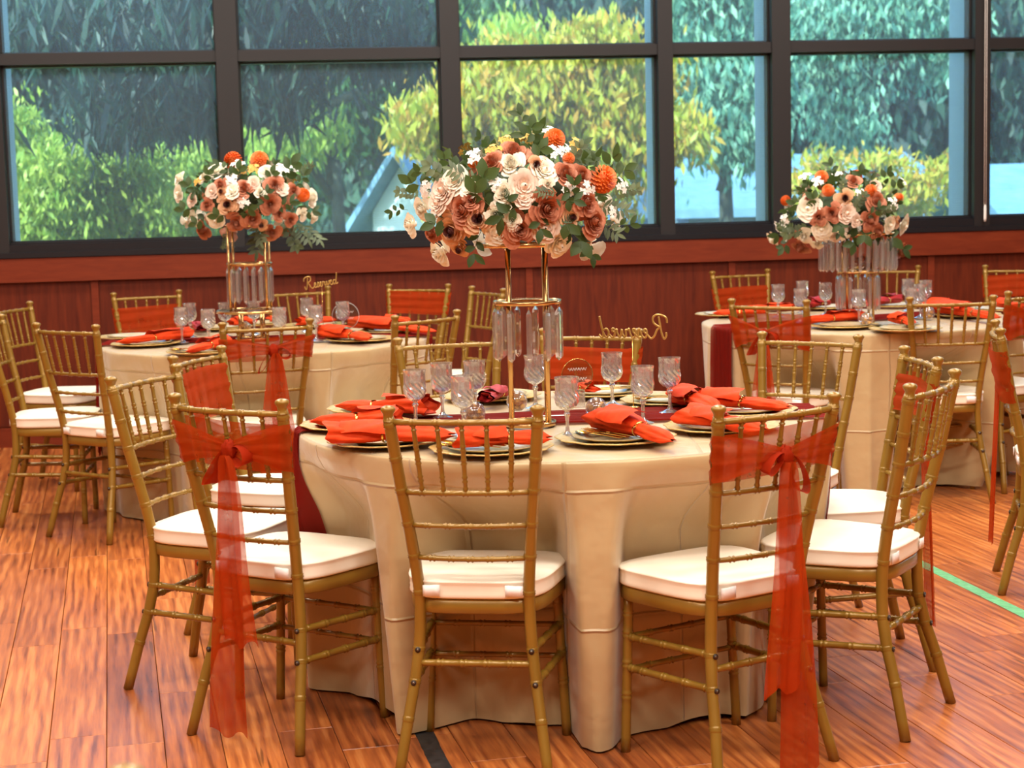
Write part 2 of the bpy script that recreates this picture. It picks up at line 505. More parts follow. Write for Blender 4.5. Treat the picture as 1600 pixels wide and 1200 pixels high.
# side and back walls, ceiling (unseen but they close the room)
MB().box(-4.9, -4.8, -4.2, 9.87, 0, CEIL).obj('wall_left', M['roomwall'], kind='structure', smooth=False)
MB().box(8.4, 8.5, -4.2, 11.3, 0, CEIL).obj('wall_right', M['roomwall'], kind='structure', smooth=False)
MB().box(-4.9, 8.5, -4.2, -4.1, 0, CEIL).obj('wall_back', M['roomwall'], kind='structure', smooth=False)
cl = MB(); vs = [(-5.2, -4.4, 0), (9, -4.4, 0), (9, 11.75, 0), (-5.2, 10.2, 0)]
cl.add([(x, y, z) for z in (CEIL, CEIL + .2) for x, y, _ in vs], [(3, 2, 1, 0), (4, 5, 6, 7), (0, 1, 5, 4), (1, 2, 6, 5), (2, 3, 7, 6), (3, 0, 4, 7)])
cl.obj('ceiling', M['ceil'], kind='structure', smooth=False)
wl = MB(); wbox(wl, -2.2, uL - .09, -.02, .2, ZS, CEIL - .02)
wl.obj('wall_window_end', M['white'], kind='structure', smooth=False)
# blind cord on the last mullion
u_c = at_wall(1540, 180, -.05)[0]
z_c = at_wall(1540, 331, -.05)[1]
cb = MB()
for s_ in (-.006, .006):
    cb.tube([wpt(u_c + s_, -.05, z_c + .04), wpt(u_c + s_, -.05, ZTOP - .02)], .0022, 6)
co = cb.obj('blind_cord', M['tab'])
tag(co, 'thin pale blind cord looped down the mullion at the right of the windows', 'blind cord')
MB().tube([wpt(u_c, -.05, z_c - .06), wpt(u_c, -.05, z_c - .04), wpt(u_c, -.05, z_c + .03), wpt(u_c, -.05, z_c + .045)], [.006, .009, .008, .003], 8).obj('cord_weight', M['tab'], co)

# ------------------------------------------------------------------ outdoors
def leaf_cloud(name, mt, centres, n, size, droop, seed, parent, wid=.17):
    r = np.random.default_rng(seed)
    cs = np.array([c[:3] for c in centres]); rs = np.array([c[3:6] for c in centres])
    wts = (rs[:, 0] * rs[:, 2]); idx = r.choice(len(cs), n, p=wts / wts.sum())
    d = r.normal(size=(n, 3)); d /= np.linalg.norm(d, axis=1)[:, None]
    P = cs[idx] + r.normal(size=(n, 3)) * rs[idx] * .46
    # each leaf: a diamond of 4 points, hanging by 'droop'
    L = size * r.uniform(.6, 1.4, (n, 1)); ax = r.normal(size=(n, 3)); ax[:, 2] -= droop
    ax /= np.linalg.norm(ax, axis=1)[:, None]
    sd = np.cross(ax, r.normal(size=(n, 3))); sd /= np.linalg.norm(sd, axis=1)[:, None]
    V = np.stack([P - ax * L * .5, P + sd * L * wid, P + ax * L * .5, P - sd * L * wid], 1).reshape(-1, 3)
    me = bpy.data.meshes.new(name)
    me.vertices.add(4 * n); me.vertices.foreach_set('co', V.ravel())
    me.loops.add(4 * n); me.loops.foreach_set('vertex_index', np.arange(4 * n, dtype=np.int32))
    me.polygons.add(n); me.polygons.foreach_set('loop_start', np.arange(0, 4 * n, 4, dtype=np.int32))
    me.polygons.foreach_set('loop_total', np.full(n, 4, dtype=np.int32))
    me.materials.append(mt); me.update(calc_edges=True)
    return link(name, me, parent)
LM = {
 'yellow': leaf_mat('yellow_green_leaves', srgb(150, 160, 40), srgb(190, 180, 60), srgb(206, 150, 60)),
 'bright': leaf_mat('bright_green_leaves', srgb(110, 150, 50), srgb(160, 180, 70), srgb(190, 200, 90)),
 'teal': leaf_mat('blue_green_leaves', srgb(56, 108, 96), srgb(100, 156, 132), srgb(170, 208, 176)),
 'dark': leaf_mat('dark_conifer_needles', srgb(18, 40, 40), srgb(28, 58, 54), srgb(44, 80, 62)),
 'mid': leaf_mat('mid_green_leaves', srgb(40, 76, 44), srgb(62, 104, 56), srgb(96, 136, 70)),
}
M['bark'] = noisy('bark', srgb(44, 50, 46), srgb(70, 76, 66), 8, .9)
def at_d(px, py, D):
    d = FWD * F_PX + RGT * (px - 800) - UPV * (py - 600)
    return CAM + d * (D / d.y)
GZ = -3.6
def tree(label, mt, blobs, D, n, size, droop, seed, branches=6, wid=.17):
    """blobs: (px, py, half width px, half height px) of each clump of the crown, at distance D"""
    s = D / F_PX
    cs = []
    rr = random.Random(seed)
    for px, py, hw, hh in blobs:
        p = at_d(px, py, D + rr.uniform(-1, 1))
        cs.append((p.x, p.y, p.z, hw * s, max(.8, hw * s * .7), hh * s))
    bx = sum(c[0] for c in cs) / len(cs); top = max(c[2] for c in cs)
    t = thing('tree', (0, 0, 0), 0, label, 'tree')
    tb = MB(); y0 = D + .3
    tb.tube([(bx, y0, GZ), (bx + .1, y0, (GZ + top) / 2), (bx, y0, top)], [.20, .12, .04], 8)
    for c in cs[:branches]:
        tb.tube([(bx, y0, c[2] - .7), ((bx + c[0]) / 2, y0, c[2] - .2), (c[0], c[1], c[2])], [.08, .05, .015], 6)
    tb.obj('trunk', M['bark'], t)
    o = leaf_cloud('foliage', mt, cs, n, size, droop, seed, t, wid); o['kind'] = 'stuff'
tree('bright yellow-green bushes filling the lower part of the leftmost window', LM['bright'],
     [(60, 340, 80, 70), (160, 300, 80, 80), (240, 330, 80, 70), (110, 260, 50, 40), (310, 330, 60, 60), (190, 240, 50, 30), (20, 250, 40, 90), (330, 250, 40, 25)], 17, 34000, .10, 2.0, 1)
tree('dark conifer with drooping boughs across the two left windows', LM['dark'],
     [(150, 60, 170, 50), (330, 30, 150, 60), (500, 10, 150, 45), (250, 140, 110, 60), (420, 130, 90, 70), (600, 60, 90, 60), (180, 190, 70, 40)], 14, 9000, .34, 2.6, 2, wid=.06)
tree('autumn yellow tree behind the tall near centrepiece', LM['yellow'],
     [(800, 170, 90, 90), (880, 130, 90, 60), (950, 200, 80, 110), (760, 260, 70, 90), (870, 270, 110, 90), (700, 190, 55, 70), (650, 200, 40, 40), (1000, 130, 60, 60), (1060, 210, 50, 40), (930, 60, 60, 30)], 21, 30000, .15, 2.6, 3)
tree('pale blue-green tree behind the narrow window pane', LM['teal'],
     [(1120, 60, 70, 80), (1160, 140, 60, 80), (1110, 190, 50, 60), (1170, 220, 45, 50), (1120, -60, 80, 80)], 25, 16000, .18, 3, 4)
tree('blue-green tree behind the wide right window', LM['teal'],
     [(1300, 60, 80, 70), (1380, 30, 80, 70), (1310, 150, 60, 70), (1460, 60, 60, 70), (1340, 210, 40, 40), (1400, -60, 120, 60)], 27, 16000, .18, 3, 5)
tree('low yellow branches in front of the long grey roof', LM['yellow'],
     [(1290, 260, 40, 30), (1260, 300, 40, 40), (1380, 250, 50, 16), (1420, 290, 60, 30), (1480, 270, 30, 30), (1400, 320, 70, 30), (1330, 320, 40, 30)], 19, 2800, .12, 1.5, 6)
tree('light green tree above the white gable', LM['mid'],
     [(520, 60, 80, 70), (600, 90, 70, 60), (560, 200, 60, 50), (470, 190, 60, 80), (450, 300, 50, 60), (760, 40, 60, 50), (700, 70, 50, 50)], 30, 16000, .22, 2.5, 7)
tree('bright green tree top between the two left windows', LM['bright'],
     [(460, 60, 50, 50), (250, 90, 60, 30), (430, 230, 40, 60), (500, 210, 40, 40), (620, 40, 40, 40), (800, 70, 50, 40)], 24, 8000, .15, 3, 8)
tree('tall dark trees standing behind the long grey roof', LM['dark'],
     [(1200 + 90 * i, 150 + 30 * (i % 2), 100, 170) for i in range(-2, 6)], 47, 12000, .55, 3, 9)
tree('tall dark trees standing behind the white gabled house', LM['dark'],
     [(100 * i, 120 + 40 * (i % 2), 110, 210) for i in range(-1, 11)], 56, 16000, .6, 3, 10)
# wooded hillside behind everything
hs = MB()
def hill(s_, t_):
    x = -70 + 150 * s_; y = 64 + 34 * t_
    return (x, y, GZ + 30 * t_ + 1.6 * math.sin(x * .4 + t_ * 9) + .9 * math.sin(x * 1.3 + t_ * 23))
hs.grid(hill, 60, 30)
ho = hs.obj('hill', noisy('wooded_hill', srgb(26, 48, 40), srgb(58, 88, 66), .9, .9, bump=1, bdist=1.0), kind='structure')
gr = MB().box(-80, 90, 12.5, 60, GZ - .3, GZ).obj('ground_outside', noisy('lawn', srgb(70, 100, 50), srgb(110, 130, 70), 2, .9), kind='structure', smooth=False)
# far buildings
M['siding'] = noisy('pale_siding', srgb(196, 208, 214), srgb(214, 224, 228), 3, .7)
M['roofing'] = noisy('grey_roofing', srgb(96, 132, 162), srgb(120, 154, 182), 5, .6)
M['siding_blue'] = noisy('blue_grey_siding', srgb(104, 128, 146), srgb(126, 148, 164), 3, .7)
M['darkglass'] = mat('dark_window', srgb(30, 42, 52), .1)
def house(D, px0, px1, py_peak, py_eave, depth, label, skew):
    a, b = at_d(px0, py_eave, D), at_d(px1, py_eave, D)
    mid = at_d((px0 + px1) / 2, py_peak, D)
    wd, zp, ze = (b - a).length, mid.z, (a.z + b.z) / 2
    t = thing('house', ((a.x + b.x) / 2, D, GZ), skew, label, 'house')
    h, hp = ze - GZ, zp - GZ
    v = [(-wd / 2, 0, 0), (wd / 2, 0, 0), (wd / 2, 0, h), (0, 0, hp), (-wd / 2, 0, h)]
    wb = MB(); wb.add(v + [(x, depth, z) for x, y, z in v], [(0, 1, 2, 3, 4), (9, 8, 7, 6, 5), (0, 4, 9, 5), (1, 6, 7, 2)])
    wb.obj('wall', M['siding'], t, False)
    e = .35
    for sg in (-1, 1):
        k = (hp - h) / (wd / 2)
        r_ = MB(); p0, p1 = (sg * (wd / 2 + e), h - k * e), (0, hp)
        r_.add([(x, y, z + o_) for o_ in (.02, .16) for x, z in (p0, p1) for y in (-e, depth + e)],
               [(0, 1, 3, 2), (4, 6, 7, 5), (0, 4, 5, 1), (2, 3, 7, 6), (0, 2, 6, 4), (1, 5, 7, 3)])
        r_.obj('roof', M['roofing'], t, False)
    for xx in (-wd * .22, wd * .22):
        wi = MB().box(xx - .4, xx + .4, -.04, .02, h - 1.5, h - .4).obj('window', M['siding'], t, False)
        MB().box(xx - .33, xx + .33, -.06, -.04, h - 1.43, h - .47).obj('pane', M['darkglass'], wi, False)
    return t
house(26, 572, 700, 246, 330, 9, 'pale house with a steep gable outside the second window', -.5)
def long_roof(D, px0, px1, py_r, py_e, label, depth):
    a, b = at_d(px0, py_r, D), at_d(px1, py_r, D); ze = at_d((px0 + px1) / 2, py_e, D).z
    t = thing('building', (a.x, D, GZ), 0, label, 'building'); L = b.x - a.x; zr = (a.z + b.z) / 2
    r_ = MB(); q = [(0, depth, zr - GZ), (L, depth, zr - GZ), (L, 0, ze - GZ), (0, 0, ze - GZ), (0, 2 * depth, ze - GZ), (L, 2 * depth, ze - GZ)]
    r_.add(q + [(x, y, z - .15) for x, y, z in q], [(3, 2, 1, 0), (0, 1, 5, 4), (6, 7, 8, 9), (10, 11, 7, 6), (3, 9, 8, 2), (0, 4, 10, 6), (0, 6, 9, 3), (1, 2, 8, 7), (1, 7, 11, 5), (4, 5, 11, 10)])
    r_.obj('roof', M['roofing'], t, False)
    MB().box(.3, L - .3, .3, 2 * depth - .3, 0, ze - GZ - .1).obj('wall', M['siding_blue'], t, False)
    for k in range(int(L / 1.6)):
        MB().box(.8 + 1.6 * k, 1.6 + 1.6 * k, .24, .3, ze - GZ - 1.5, ze - GZ - .5).obj('pane', M['darkglass'], t, False)
    return t
long_roof(29, 1050, 1520, 232, 322, 'long low building with a wide grey-blue roof outside the right windows', 5)
long_roof(22, 1560, 1900, 250, 330, 'nearer grey roof seen through the rightmost pane', 2)

# ------------------------------------------------------------------ chairs
POST = [(.905, .1825, -.233), (.72, .164, -.199), (.635, .154, -.180), (.55, .145, -.162), (.47, .138, -.148), (.40, .137, -.142),
        (.31, .143, -.147), (.23, .153, -.163), (.14, .167, -.190), (0, .188, -.225)]
def post_path(sg):
    zs, rs = [], []
    rings = (.885, .80, .72, .635, .55, .455, .31, .23, .14)
    zz = [.905]
    for r_ in rings:
        zz += [r_ + .008, r_ + .0055, r_ + .003, r_, r_ - .003, r_ - .0055, r_ - .008]
    zz += [.50, .42, .36, .27, .185, .10, .05, 0]
    zz = sorted(set(zz), reverse=True)
    pts, rad = [], []
    for z in zz:
        x, y = interp(z, POST)
        k = 0
        for r_ in rings:
            if abs(z - r_) in () : pass
            d = abs(z - r_)
            if abs(d - .003) < .0004: k = .0022
        base = .0148 if z > .3 else .0148 - .0015 * (1 - z / .3)
        if z > .895: base = .0125
        pts.append((sg * x, y, z)); rad.append(base + k)
    return pts, rad
def noded(p0, p1, r, nodes, bow=0.0, extra=.0026, swell=0):
    """a turned rod with double rings at the given fractions"""
    ts = {0.0, 1.0}; L = (Vector(p1) - Vector(p0)).length
    e = .0022 / L
    for q in nodes:
        for k in (-2.6, -1.5, -.6, .6, 1.5, 2.6): ts.add(q + k * e * 1.6)
    for q in range(1, 10): ts.add(q / 10)
    ts = sorted(x for x in ts if 0 <= x <= 1)
    P, R = [], []
    for t in ts:
        p = Vector(p0).lerp(Vector(p1), t); p.y -= bow * 4 * t * (1 - t)
        k = 0
        for q in nodes:
            if .9 < abs(t - q) / (e * 1.6) < 2.0: k = extra
        P.append(p); R.append(r + k + swell * math.sin(PI * t))
    return P, R
def px_(z): return interp(z, POST)
CH = {}
def chair_meshes():
    for sg, nm in ((-1, 'postL'), (1, 'postR')):
        mb = MB(); P, R = post_path(sg)
        mb.tube(P, R, 10, ref=(0, 1, 0), sq=1.1)
        x, y = POST[0][1:]
        mb.lathe([(.0145, .894), (.0125, .899), (.0122, .906), (.0135, .912), (.0178, .919), (.0188, .9225), (.0184, .926), (.0150, .9295), (.008, .9325), (.001, .9335)], 14, (sg * x, y - .001, 0))
        CH[nm] = mb.mesh('back_post', M['gold'])
        CH['screw' + nm[-1]] = []
        for z in (.31, .23):
            sm = MB()
            xx, yy = px_(z)
            sm.tube([(sg * xx, yy - .0155, z), (sg * xx, yy - .0195, z)], .0072, 10, 0)
            sm.tube([(sg * xx, yy - .0185, z), (sg * xx, yy - .0205, z)], .0035, 8, 1)
            CH['screw' + nm[-1]].append(sm.mesh('screw', [M['hole'], M['screw']]))
    bow = .022
    def rail(z, r, nn):
        x, y = px_(z)
        return noded((-x, y, z), (x, y, z), r, [(k + 1) / (nn + 1) for k in range(nn)], bow)
    CH['rail'] = []
    for z, r, nn in ((.892, .0082, 5), (.715, .0072, 5), (.63, .0066, 5), (.545, .0066, 5)):
        mb = MB(); mb.tube(*rail(z, r, nn), 8); CH['rail'].append(mb.mesh('rail', M['gold']))
    CH['spindle'] = []
    for k in range(5):
        t = (k + 1) / 6
        x1, y1 = px_(.892); x0, y0 = px_(.715)
        b = bow * 4 * t * (1 - t)
        mb = MB()
        mb.tube(*noded((x1 * (2 * t - 1), y1 - b, .892), (x0 * (2 * t - 1), y0 - b, .715), .0052, (.08, .36, .55, .8, .96), 0, .0022, .0012), 8, ref=(0, 1, 0))
        CH['spindle'].append(mb.mesh('spindle', M['gold']))
    # seat outline (D shape): rear narrow, front wide
    def outline(grow, n=44):
        pts = []
        for k in range(n):
            t = 2 * PI * k / n; c, s_ = math.cos(t), math.sin(t)
            p = 4.2
            r = (abs(c) ** p + abs(s_) ** p) ** (-1 / p)
            x, y = c * r, s_ * r
            yy = .017 + y * .184
            wx = .190 + .022 * y
            pts.append((x * (wx + grow) , yy + y * grow))
        return pts
    def slab(mb, rings_):
        n = 44; base = len(mb.v); vs = []
        for gr_, z in rings_: vs += [(x, y, z) for x, y in outline(gr_, n)]
        fs = [(j * n + k, j * n + (k + 1) % n, (j + 1) * n + (k + 1) % n, (j + 1) * n + k) for j in range(len(rings_) - 1) for k in range(n)]
        fs += [tuple(range(n))[::-1], tuple((len(rings_) - 1) * n + k for k in range(n))]
        mb.add(vs, fs)
    mb = MB(); slab(mb, [(-.016, .402), (-.006, .402), (-.003, .405), (-.003, .434), (-.008, .438)])
    CH['seat'] = mb.mesh('seat_frame', M['gold'])
    mb = MB(); slab(mb, [(-.012, .4385), (-.002, .441), (.002, .446), (.0005, .452), (.0015, .458), (.000, .464), (.0015, .470), (.0005, .477), (.0035, .4815), (.0035, .4835), (-.001, .4865), (-.02, .4895), (-.06, .4915), (-.12, .4925)])
    CH['cushion'] = mb.mesh('cushion', M['cushion'])
    for sg, nm in ((-1, 'legL'), (1, 'legR')):
        mb = MB()
        mb.tube(*noded((sg * .166, .150, .41), (sg * .186, .148, 0), .0128, (.12, .25, .44, .64), 0, .0022), 10, ref=(0, 1, 0))
        CH[nm] = mb.mesh('leg', M['gold'])
    st = []
    for z in (.31, .23):
        for sg in (-1, 1):
            x, y = px_(z); xf = .166 + .02 * (1 - z / .41)
            st.append(noded((sg * x, y, z), (sg * xf, .148, z - .01), .0092, (.06, .3, .55, .8, .94)))
    x, y = px_(.275)
    st.append(noded((-x, y, .275), (x, y, .275), .0088, (.2, .4, .6, .8)))
    for z in (.30, .215):
        xf = .166 + .02 * (1 - z / .41)
        st.append(noded((-xf, .148, z), (xf, .148, z), .0075, (.2, .4, .6, .8)))
    CH['stretcher'] = []
    for P, R in st:
        mb = MB(); mb.tube(P, R, 8); CH['stretcher'].append(mb.mesh('stretcher', M['gold']))
    for sg, nm in ((-1, 'tabL'), (1, 'tabR')):
        mb = MB(); pts = [(sg * .082, -.1705, .463), (sg * .095, -.1712, .463), (sg * .108, -.1715, .462), (sg * .118, -.1700, .462), (sg * .125, -.1665, .461)]
        mb.add([(x, y, z + dz) for x, y, z in pts for dz in (-.014, .014)], [(2 * k, 2 * k + 2, 2 * k + 3, 2 * k + 1) for k in range(4)])
        CH[nm] = mb.mesh('strap', M['tab'])
chair_meshes()
def chair(x, y, deg, label, group):
    t = thing('chiavari_chair', (x, y, 0), math.radians(deg), label, 'chair', group)
    for k in 'LR':
        p = link('back_post', CH['post' + k], t); [link('screw', sme, p) for sme in CH['screw' + k]]
        link('leg', CH['leg' + k], t)
    for me in CH['rail']: link('rail', me, t)
    for me in CH['spindle']: link('spindle', me, t)
    for me in CH['stretcher']: link('stretcher', me, t)
    link('seat_frame', CH['seat'], t)
    c = link('cushion', CH['cushion'], t)
    for k in 'LR': solid(link('strap', CH['tab' + k], c), .0015)
    return t

# ------------------------------------------------------------------ sashes (chair-local geometry)
def sash(x, y, deg, label, seed, bow=True, z0=.755, z1=.865, tail_end=.05, tail2=.2, kx=0.0, side=0, flat=False):
    r = random.Random(seed)
    t = thing('chair_sash', (x, y, 0), math.radians(deg), label, 'sash', 'organza sashes tied round chair backs')
    ph = [r.uniform(0, 6) for _ in range(6)]
    zk = (z0 + z1) / 2 - .005
    def xw(z): return px_(min(z, .9))[0] + .023
    def yb(z): return px_(min(z, .9))[1]
    def pleat(v, u): return .0025 * math.sin(v * 19 + ph[0] + 2 * u) + .0018 * math.sin(v * 34 + ph[1] - 3 * u)
    def front(u, v):            # seat side of the spindles
        s_ = 2 * u - 1
        z = z0 + (z1 - z0) * v + .006 * math.sin(3 * u + ph[2])
        zz = z; b = .022 * (1 - s_ * s_)
        return (s_ * xw(zz), yb(zz) - b + .021 * (1 - abs(s_) ** 14) + pleat(v, u), z)
    mb = MB(); mb.grid(front, 28, 14)
    if bow:
        for sg in (-1, 1):
            def back(u, v, sg=sg):
                q = u ** 1.15
                zc = zk + (z0 + (z1 - z0) * .5 - zk) * (1 - q)
                hh = (z1 - z0) * (1 - q) + .034 * q
                z = zc + (v - .5) * hh + .006 * math.sin(PI * u)
                X = xw(z) * sg * (1 - u) + kx * u + sg * .01 * math.sin(PI * u)
                yy = yb(z) - (.006 + .018 * min(1, u * 8)) - .022 * (1 - (1 - u) ** 2) - .008 * u
                return (X, yy + pleat(v, u) * (1.2 - u * .4), z)
            mb.grid(back, 16, 14)
        mb.obj('band', M['sash'], t)
        yk = yb(zk) - .054
        # knot: a pleated lump
        kb = MB()
        def knot(u, v):
            a, b = 2 * PI * u, PI * (v - .5)
            rr = 1 + .12 * math.sin(5 * a + 3 * b) + .07 * math.sin(9 * b + a)
            return (kx + .022 * rr * math.cos(b) * math.cos(a), yk + .017 * rr * math.cos(b) * math.sin(a), zk + .028 * rr * math.sin(b) - .004)
        kb.grid(knot, 20, 12); kb.obj('knot', M['knot'], t)
        # bow loops: drooping teardrops
        for sg, ln, dr in ((-1 if side <= 0 else 1, .088, 1.0), (1 if side <= 0 else -1, .066, .35)):
            lb = MB()
            def loop(u, v, sg=sg, ln=ln, dr=dr):
                a = 2 * PI * u
                rad_ = math.sin(a / 2) ** .8
                out = ln * (1 - math.cos(a)) / 2
                thick = .027 * math.sin(a)
                wv = (v - .5) * (.02 + .045 * (1 - math.cos(a)) / 2)
                X = kx + sg * (.012 + out * (1 - .45 * dr)) + thick * dr * .7
                Z = zk - out * dr * 1.05 + thick * (1 - dr * .6)
                return (X + wv * dr * .25, yk - .004 + wv * .75 + .003 * math.sin(8 * v + ph[3] + 5 * u), Z + wv * (1 - dr) * .2)
            lb.grid(loop, 22, 6)
            lb.obj('bow_loop', M['knot'], t)
        for i, (ze, sx, wd) in enumerate(((tail_end, -.014 if side <= 0 else .014, .135), (tail2, .034 if side <= 0 else -.034, .11))):
            tb = MB()
            def tail(u, v, ze=ze, sx=sx, wd=wd, i=i):
                z = (zk - .012) * (1 - v) + ze * v
                ww = .026 + (wd - .026) * v ** .42
                s_ = u - .5
                X = kx + sx * (v ** .8) * 1.3 + s_ * ww + .006 * math.sin(5 * v + ph[4] + i)
                pl = .007 * (1 - .4 * v) * math.sin(u * 9 + ph[5] + i * 2 + .8 * v) + .003 * math.sin(u * 21 + ph[2])
                return (X, yk - .012 - .012 * i + pl - .012 * v, z + (.012 * math.sin(u * 9 + ph[1]) if v > .98 else 0))
            tb.grid(tail, 22, 26)
            tb.obj('tail', M['sash'], t)
    else:
        def backflat(u, v):
            s_ = 2 * u - 1
            z = z0 + (z1 - z0) * v + .004 * math.sin(5 * u + ph[3])
            b = .022 * (1 - s_ * s_)
            return (s_ * xw(z), yb(z) - b - .022 * (1 - abs(s_) ** 14) + pleat(v, u), z)
        mb.grid(backflat, 24, 12)
        mb.obj('band', M['sash'], t)
        if flat:
            tb = MB()
            def tail(u, v):
                z = (z0 + .03) * (1 - v) + tail_end * v
                ww = .06 + .06 * v ** .5
                return (kx + (u - .5) * ww, yb(z0) - .046 - .02 * v + .007 * math.sin(9 * u + ph[4]) + .003 * math.sin(21 * u), z)
            tb.grid(tail, 22, 24); tb.obj('tail', M['sash'], t)
    return t

# ------------------------------------------------------------------ tables
TZ = .767
def cloth_fns(cx, cy, seed, chairs):
    r = random.Random(seed)
    ks = [(7, .5, r.uniform(0, 6)), (11, .6, r.uniform(0, 6)), (16, .5, r.uniform(0, 6)), (23, .25, r.uniform(0, 6))]
    lims = []
    for (qx, qy) in chairs:
        dx, dy = qx - cx, qy - cy; d = math.hypot(dx, dy)
        if d - .225 < .80: lims.append((math.atan2(dy, dx), d - .228))
    def rad(th, z):
        t = max(0, (TZ - z) / TZ)
        f = sum(a * math.sin(k * th + p) for k, a, p in ks)
        f = f / (1 + .35 * abs(f)) + .25 * abs(math.sin(5.5 * th + ks[0][2]))
        fold = 1 - abs(math.sin(4.5 * th + ks[1][2] + .5 * math.sin(3 * th))) ** .6
        R = .768 - .035 * t + .034 * t ** .7 * f + .05 * t ** .8 * fold ** 2
        for a0, lim in lims:
            dl = (th - a0 + PI) % (2 * PI) - PI
            if abs(dl) > 1.0: continue
            lat = abs(R * math.sin(dl))
            wq = 1 - sstep(lat, .165 + .02 * t, .24 + .05 * t)
            if wq <= 0: continue
            L = lim / max(.5, math.cos(dl)) + .012 * f
            dep = sstep(TZ - z, .02, .24)
            tgt = R + (min(R, L) - R) * dep
            R = R + (tgt - R) * wq
        return R
    return rad
def round_table(cx, cy, seed, chairs, label_t, label_c):
    t = thing('banquet_table', (cx, cy, 0), 0, label_t, 'table', 'round banquet tables')
    MB().lathe([(0, .735), (.74, .735), (.755, .742), (.755, .755), (.745, .76), (0, .76)], 48).obj('tabletop', mat('table_ply', srgb(190, 170, 140), .6), t, False)
    for k in range(4):
        a = PI / 4 + k * PI / 2; x, y = .30 * math.cos(a), .30 * math.sin(a)
        MB().tube([(x, y, .735), (x, y, 0.0)], .014, 8).obj('leg', M['screw'], t)
    rad = cloth_fns(cx, cy, seed, chairs)
    N = 400
    rings = [(q, None) for q in (0, .15, .3, .45, .6, .7, .745, .758)] + [(None, z) for z in
        (.764, .758, .748, .73, .70, .66, .62, .58, .54, .50, .46, .42, .38, .33, .28, .23, .18, .13, .08, .035, .006)]
    me = bpy.data.meshes.new('tablecloth'); V, UV = [], []
    s_arc = 0
    rr = random.Random(seed + 50); hp = [rr.uniform(0, 6) for _ in range(3)]
    for q, z in rings:
        for k in range(N):
            th = 2 * PI * k / N
            if z is None:
                zz = TZ if q < .75 else TZ - .0012
                V.append((q * math.cos(th), q * math.sin(th), zz)); s_ = q
            else:
                hem = .012 * (math.sin(3 * th + hp[0]) + math.sin(8 * th + hp[1])) if z < .05 else 0
                R = rad(th, z) if z < .76 else .766
                V.append((R * math.cos(th), R * math.sin(th), max(.004, z + max(0, hem)))); s_ = .768 + TZ - z
            thu = (th - PI / 2) % (2 * PI)
            UV.append((s_ * math.cos(th), s_ * math.sin(th)) if z is None else (thu * .78, s_ + .10))
    nr = len(rings)
    F = [(j * N + k, (j + 1) * N + k, (j + 1) * N + (k + 1) % N, j * N + (k + 1) % N) for j in range(1, nr - 1) for k in range(N)]
    F.append(tuple(N + k for k in range(N)))
    me.from_pydata(V, [], F); me.materials.append(M['cloth'])
    uvl = me.uv_layers.new(name='UVMap')
    li = np.empty(len(me.loops), dtype=np.int32); me.loops.foreach_get('vertex_index', li)
    uvl.data.foreach_set('uv', np.array(UV)[li].ravel())
    me.polygons.foreach_set('use_smooth', [True] * len(me.polygons)); me.update()
    o = link('tablecloth', me); o.location = (cx, cy, 0)
    tag(o, label_c, 'tablecloth', 'champagne tablecloths on the round tables')
    return rad
def runner(cx, cy, rad, yaw, label, hangL=.5, hangR=.5, wd=.30, seed=1):
    r = random.Random(seed); ph = [r.uniform(0, 6) for _ in range(4)]
    half = .765
    L0, L1 = -(half + hangL), half + hangR
    def fn(u, v):
        s_ = L0 + (L1 - L0) * u; q = (v - .5)
        cr = .5 + .5 * min(1, abs(abs(s_) - half) * 3) if abs(s_) > half else 1
        yl = q * wd * (1 - .15 * math.sin(4 * u + ph[0])) * (.75 + .25 * cr) + .02 * math.sin(5 * u + ph[1])
        rp = .0055 * math.sin(v * 40 + 2.5 * math.sin(6 * u + ph[2])) + .0025 * math.sin(v * 71 + 3 * u)
        lim = math.sqrt(max(.01, .7675 ** 2 - yl * yl))
        if abs(s_) <= lim:
            z = TZ + .0055 + abs(rp); X = s_
        else:
            dz = abs(s_) - lim; z = TZ + .004 - dz * .99; sg = 1 if s_ > 0 else -1
            th = math.atan2(yl, sg * lim) + yaw
            R = rad(th, max(.01, z - .002)) if z < .755 else .768
            X = sg * math.sqrt(max(.01, (R + .010 + rp) ** 2 - yl * yl))
        c, sn = math.cos(yaw), math.sin(yaw)
        return (X * c - yl * sn, X * sn + yl * c, z)
    mb = MB(); mb.grid(fn, 200, 60)
    o = mb.obj('table_runner', M['runner']); o.location = (cx, cy, 0)
    tag(o, label, 'table runner', 'burgundy gauze runners')
T1, T2, T3 = (.147, 4.995), (-1.155, 8.103), (1.709, 8.402)

GN, GL, GR = 'chairs round the near table', 'chairs round the left table', 'chairs round the right table'
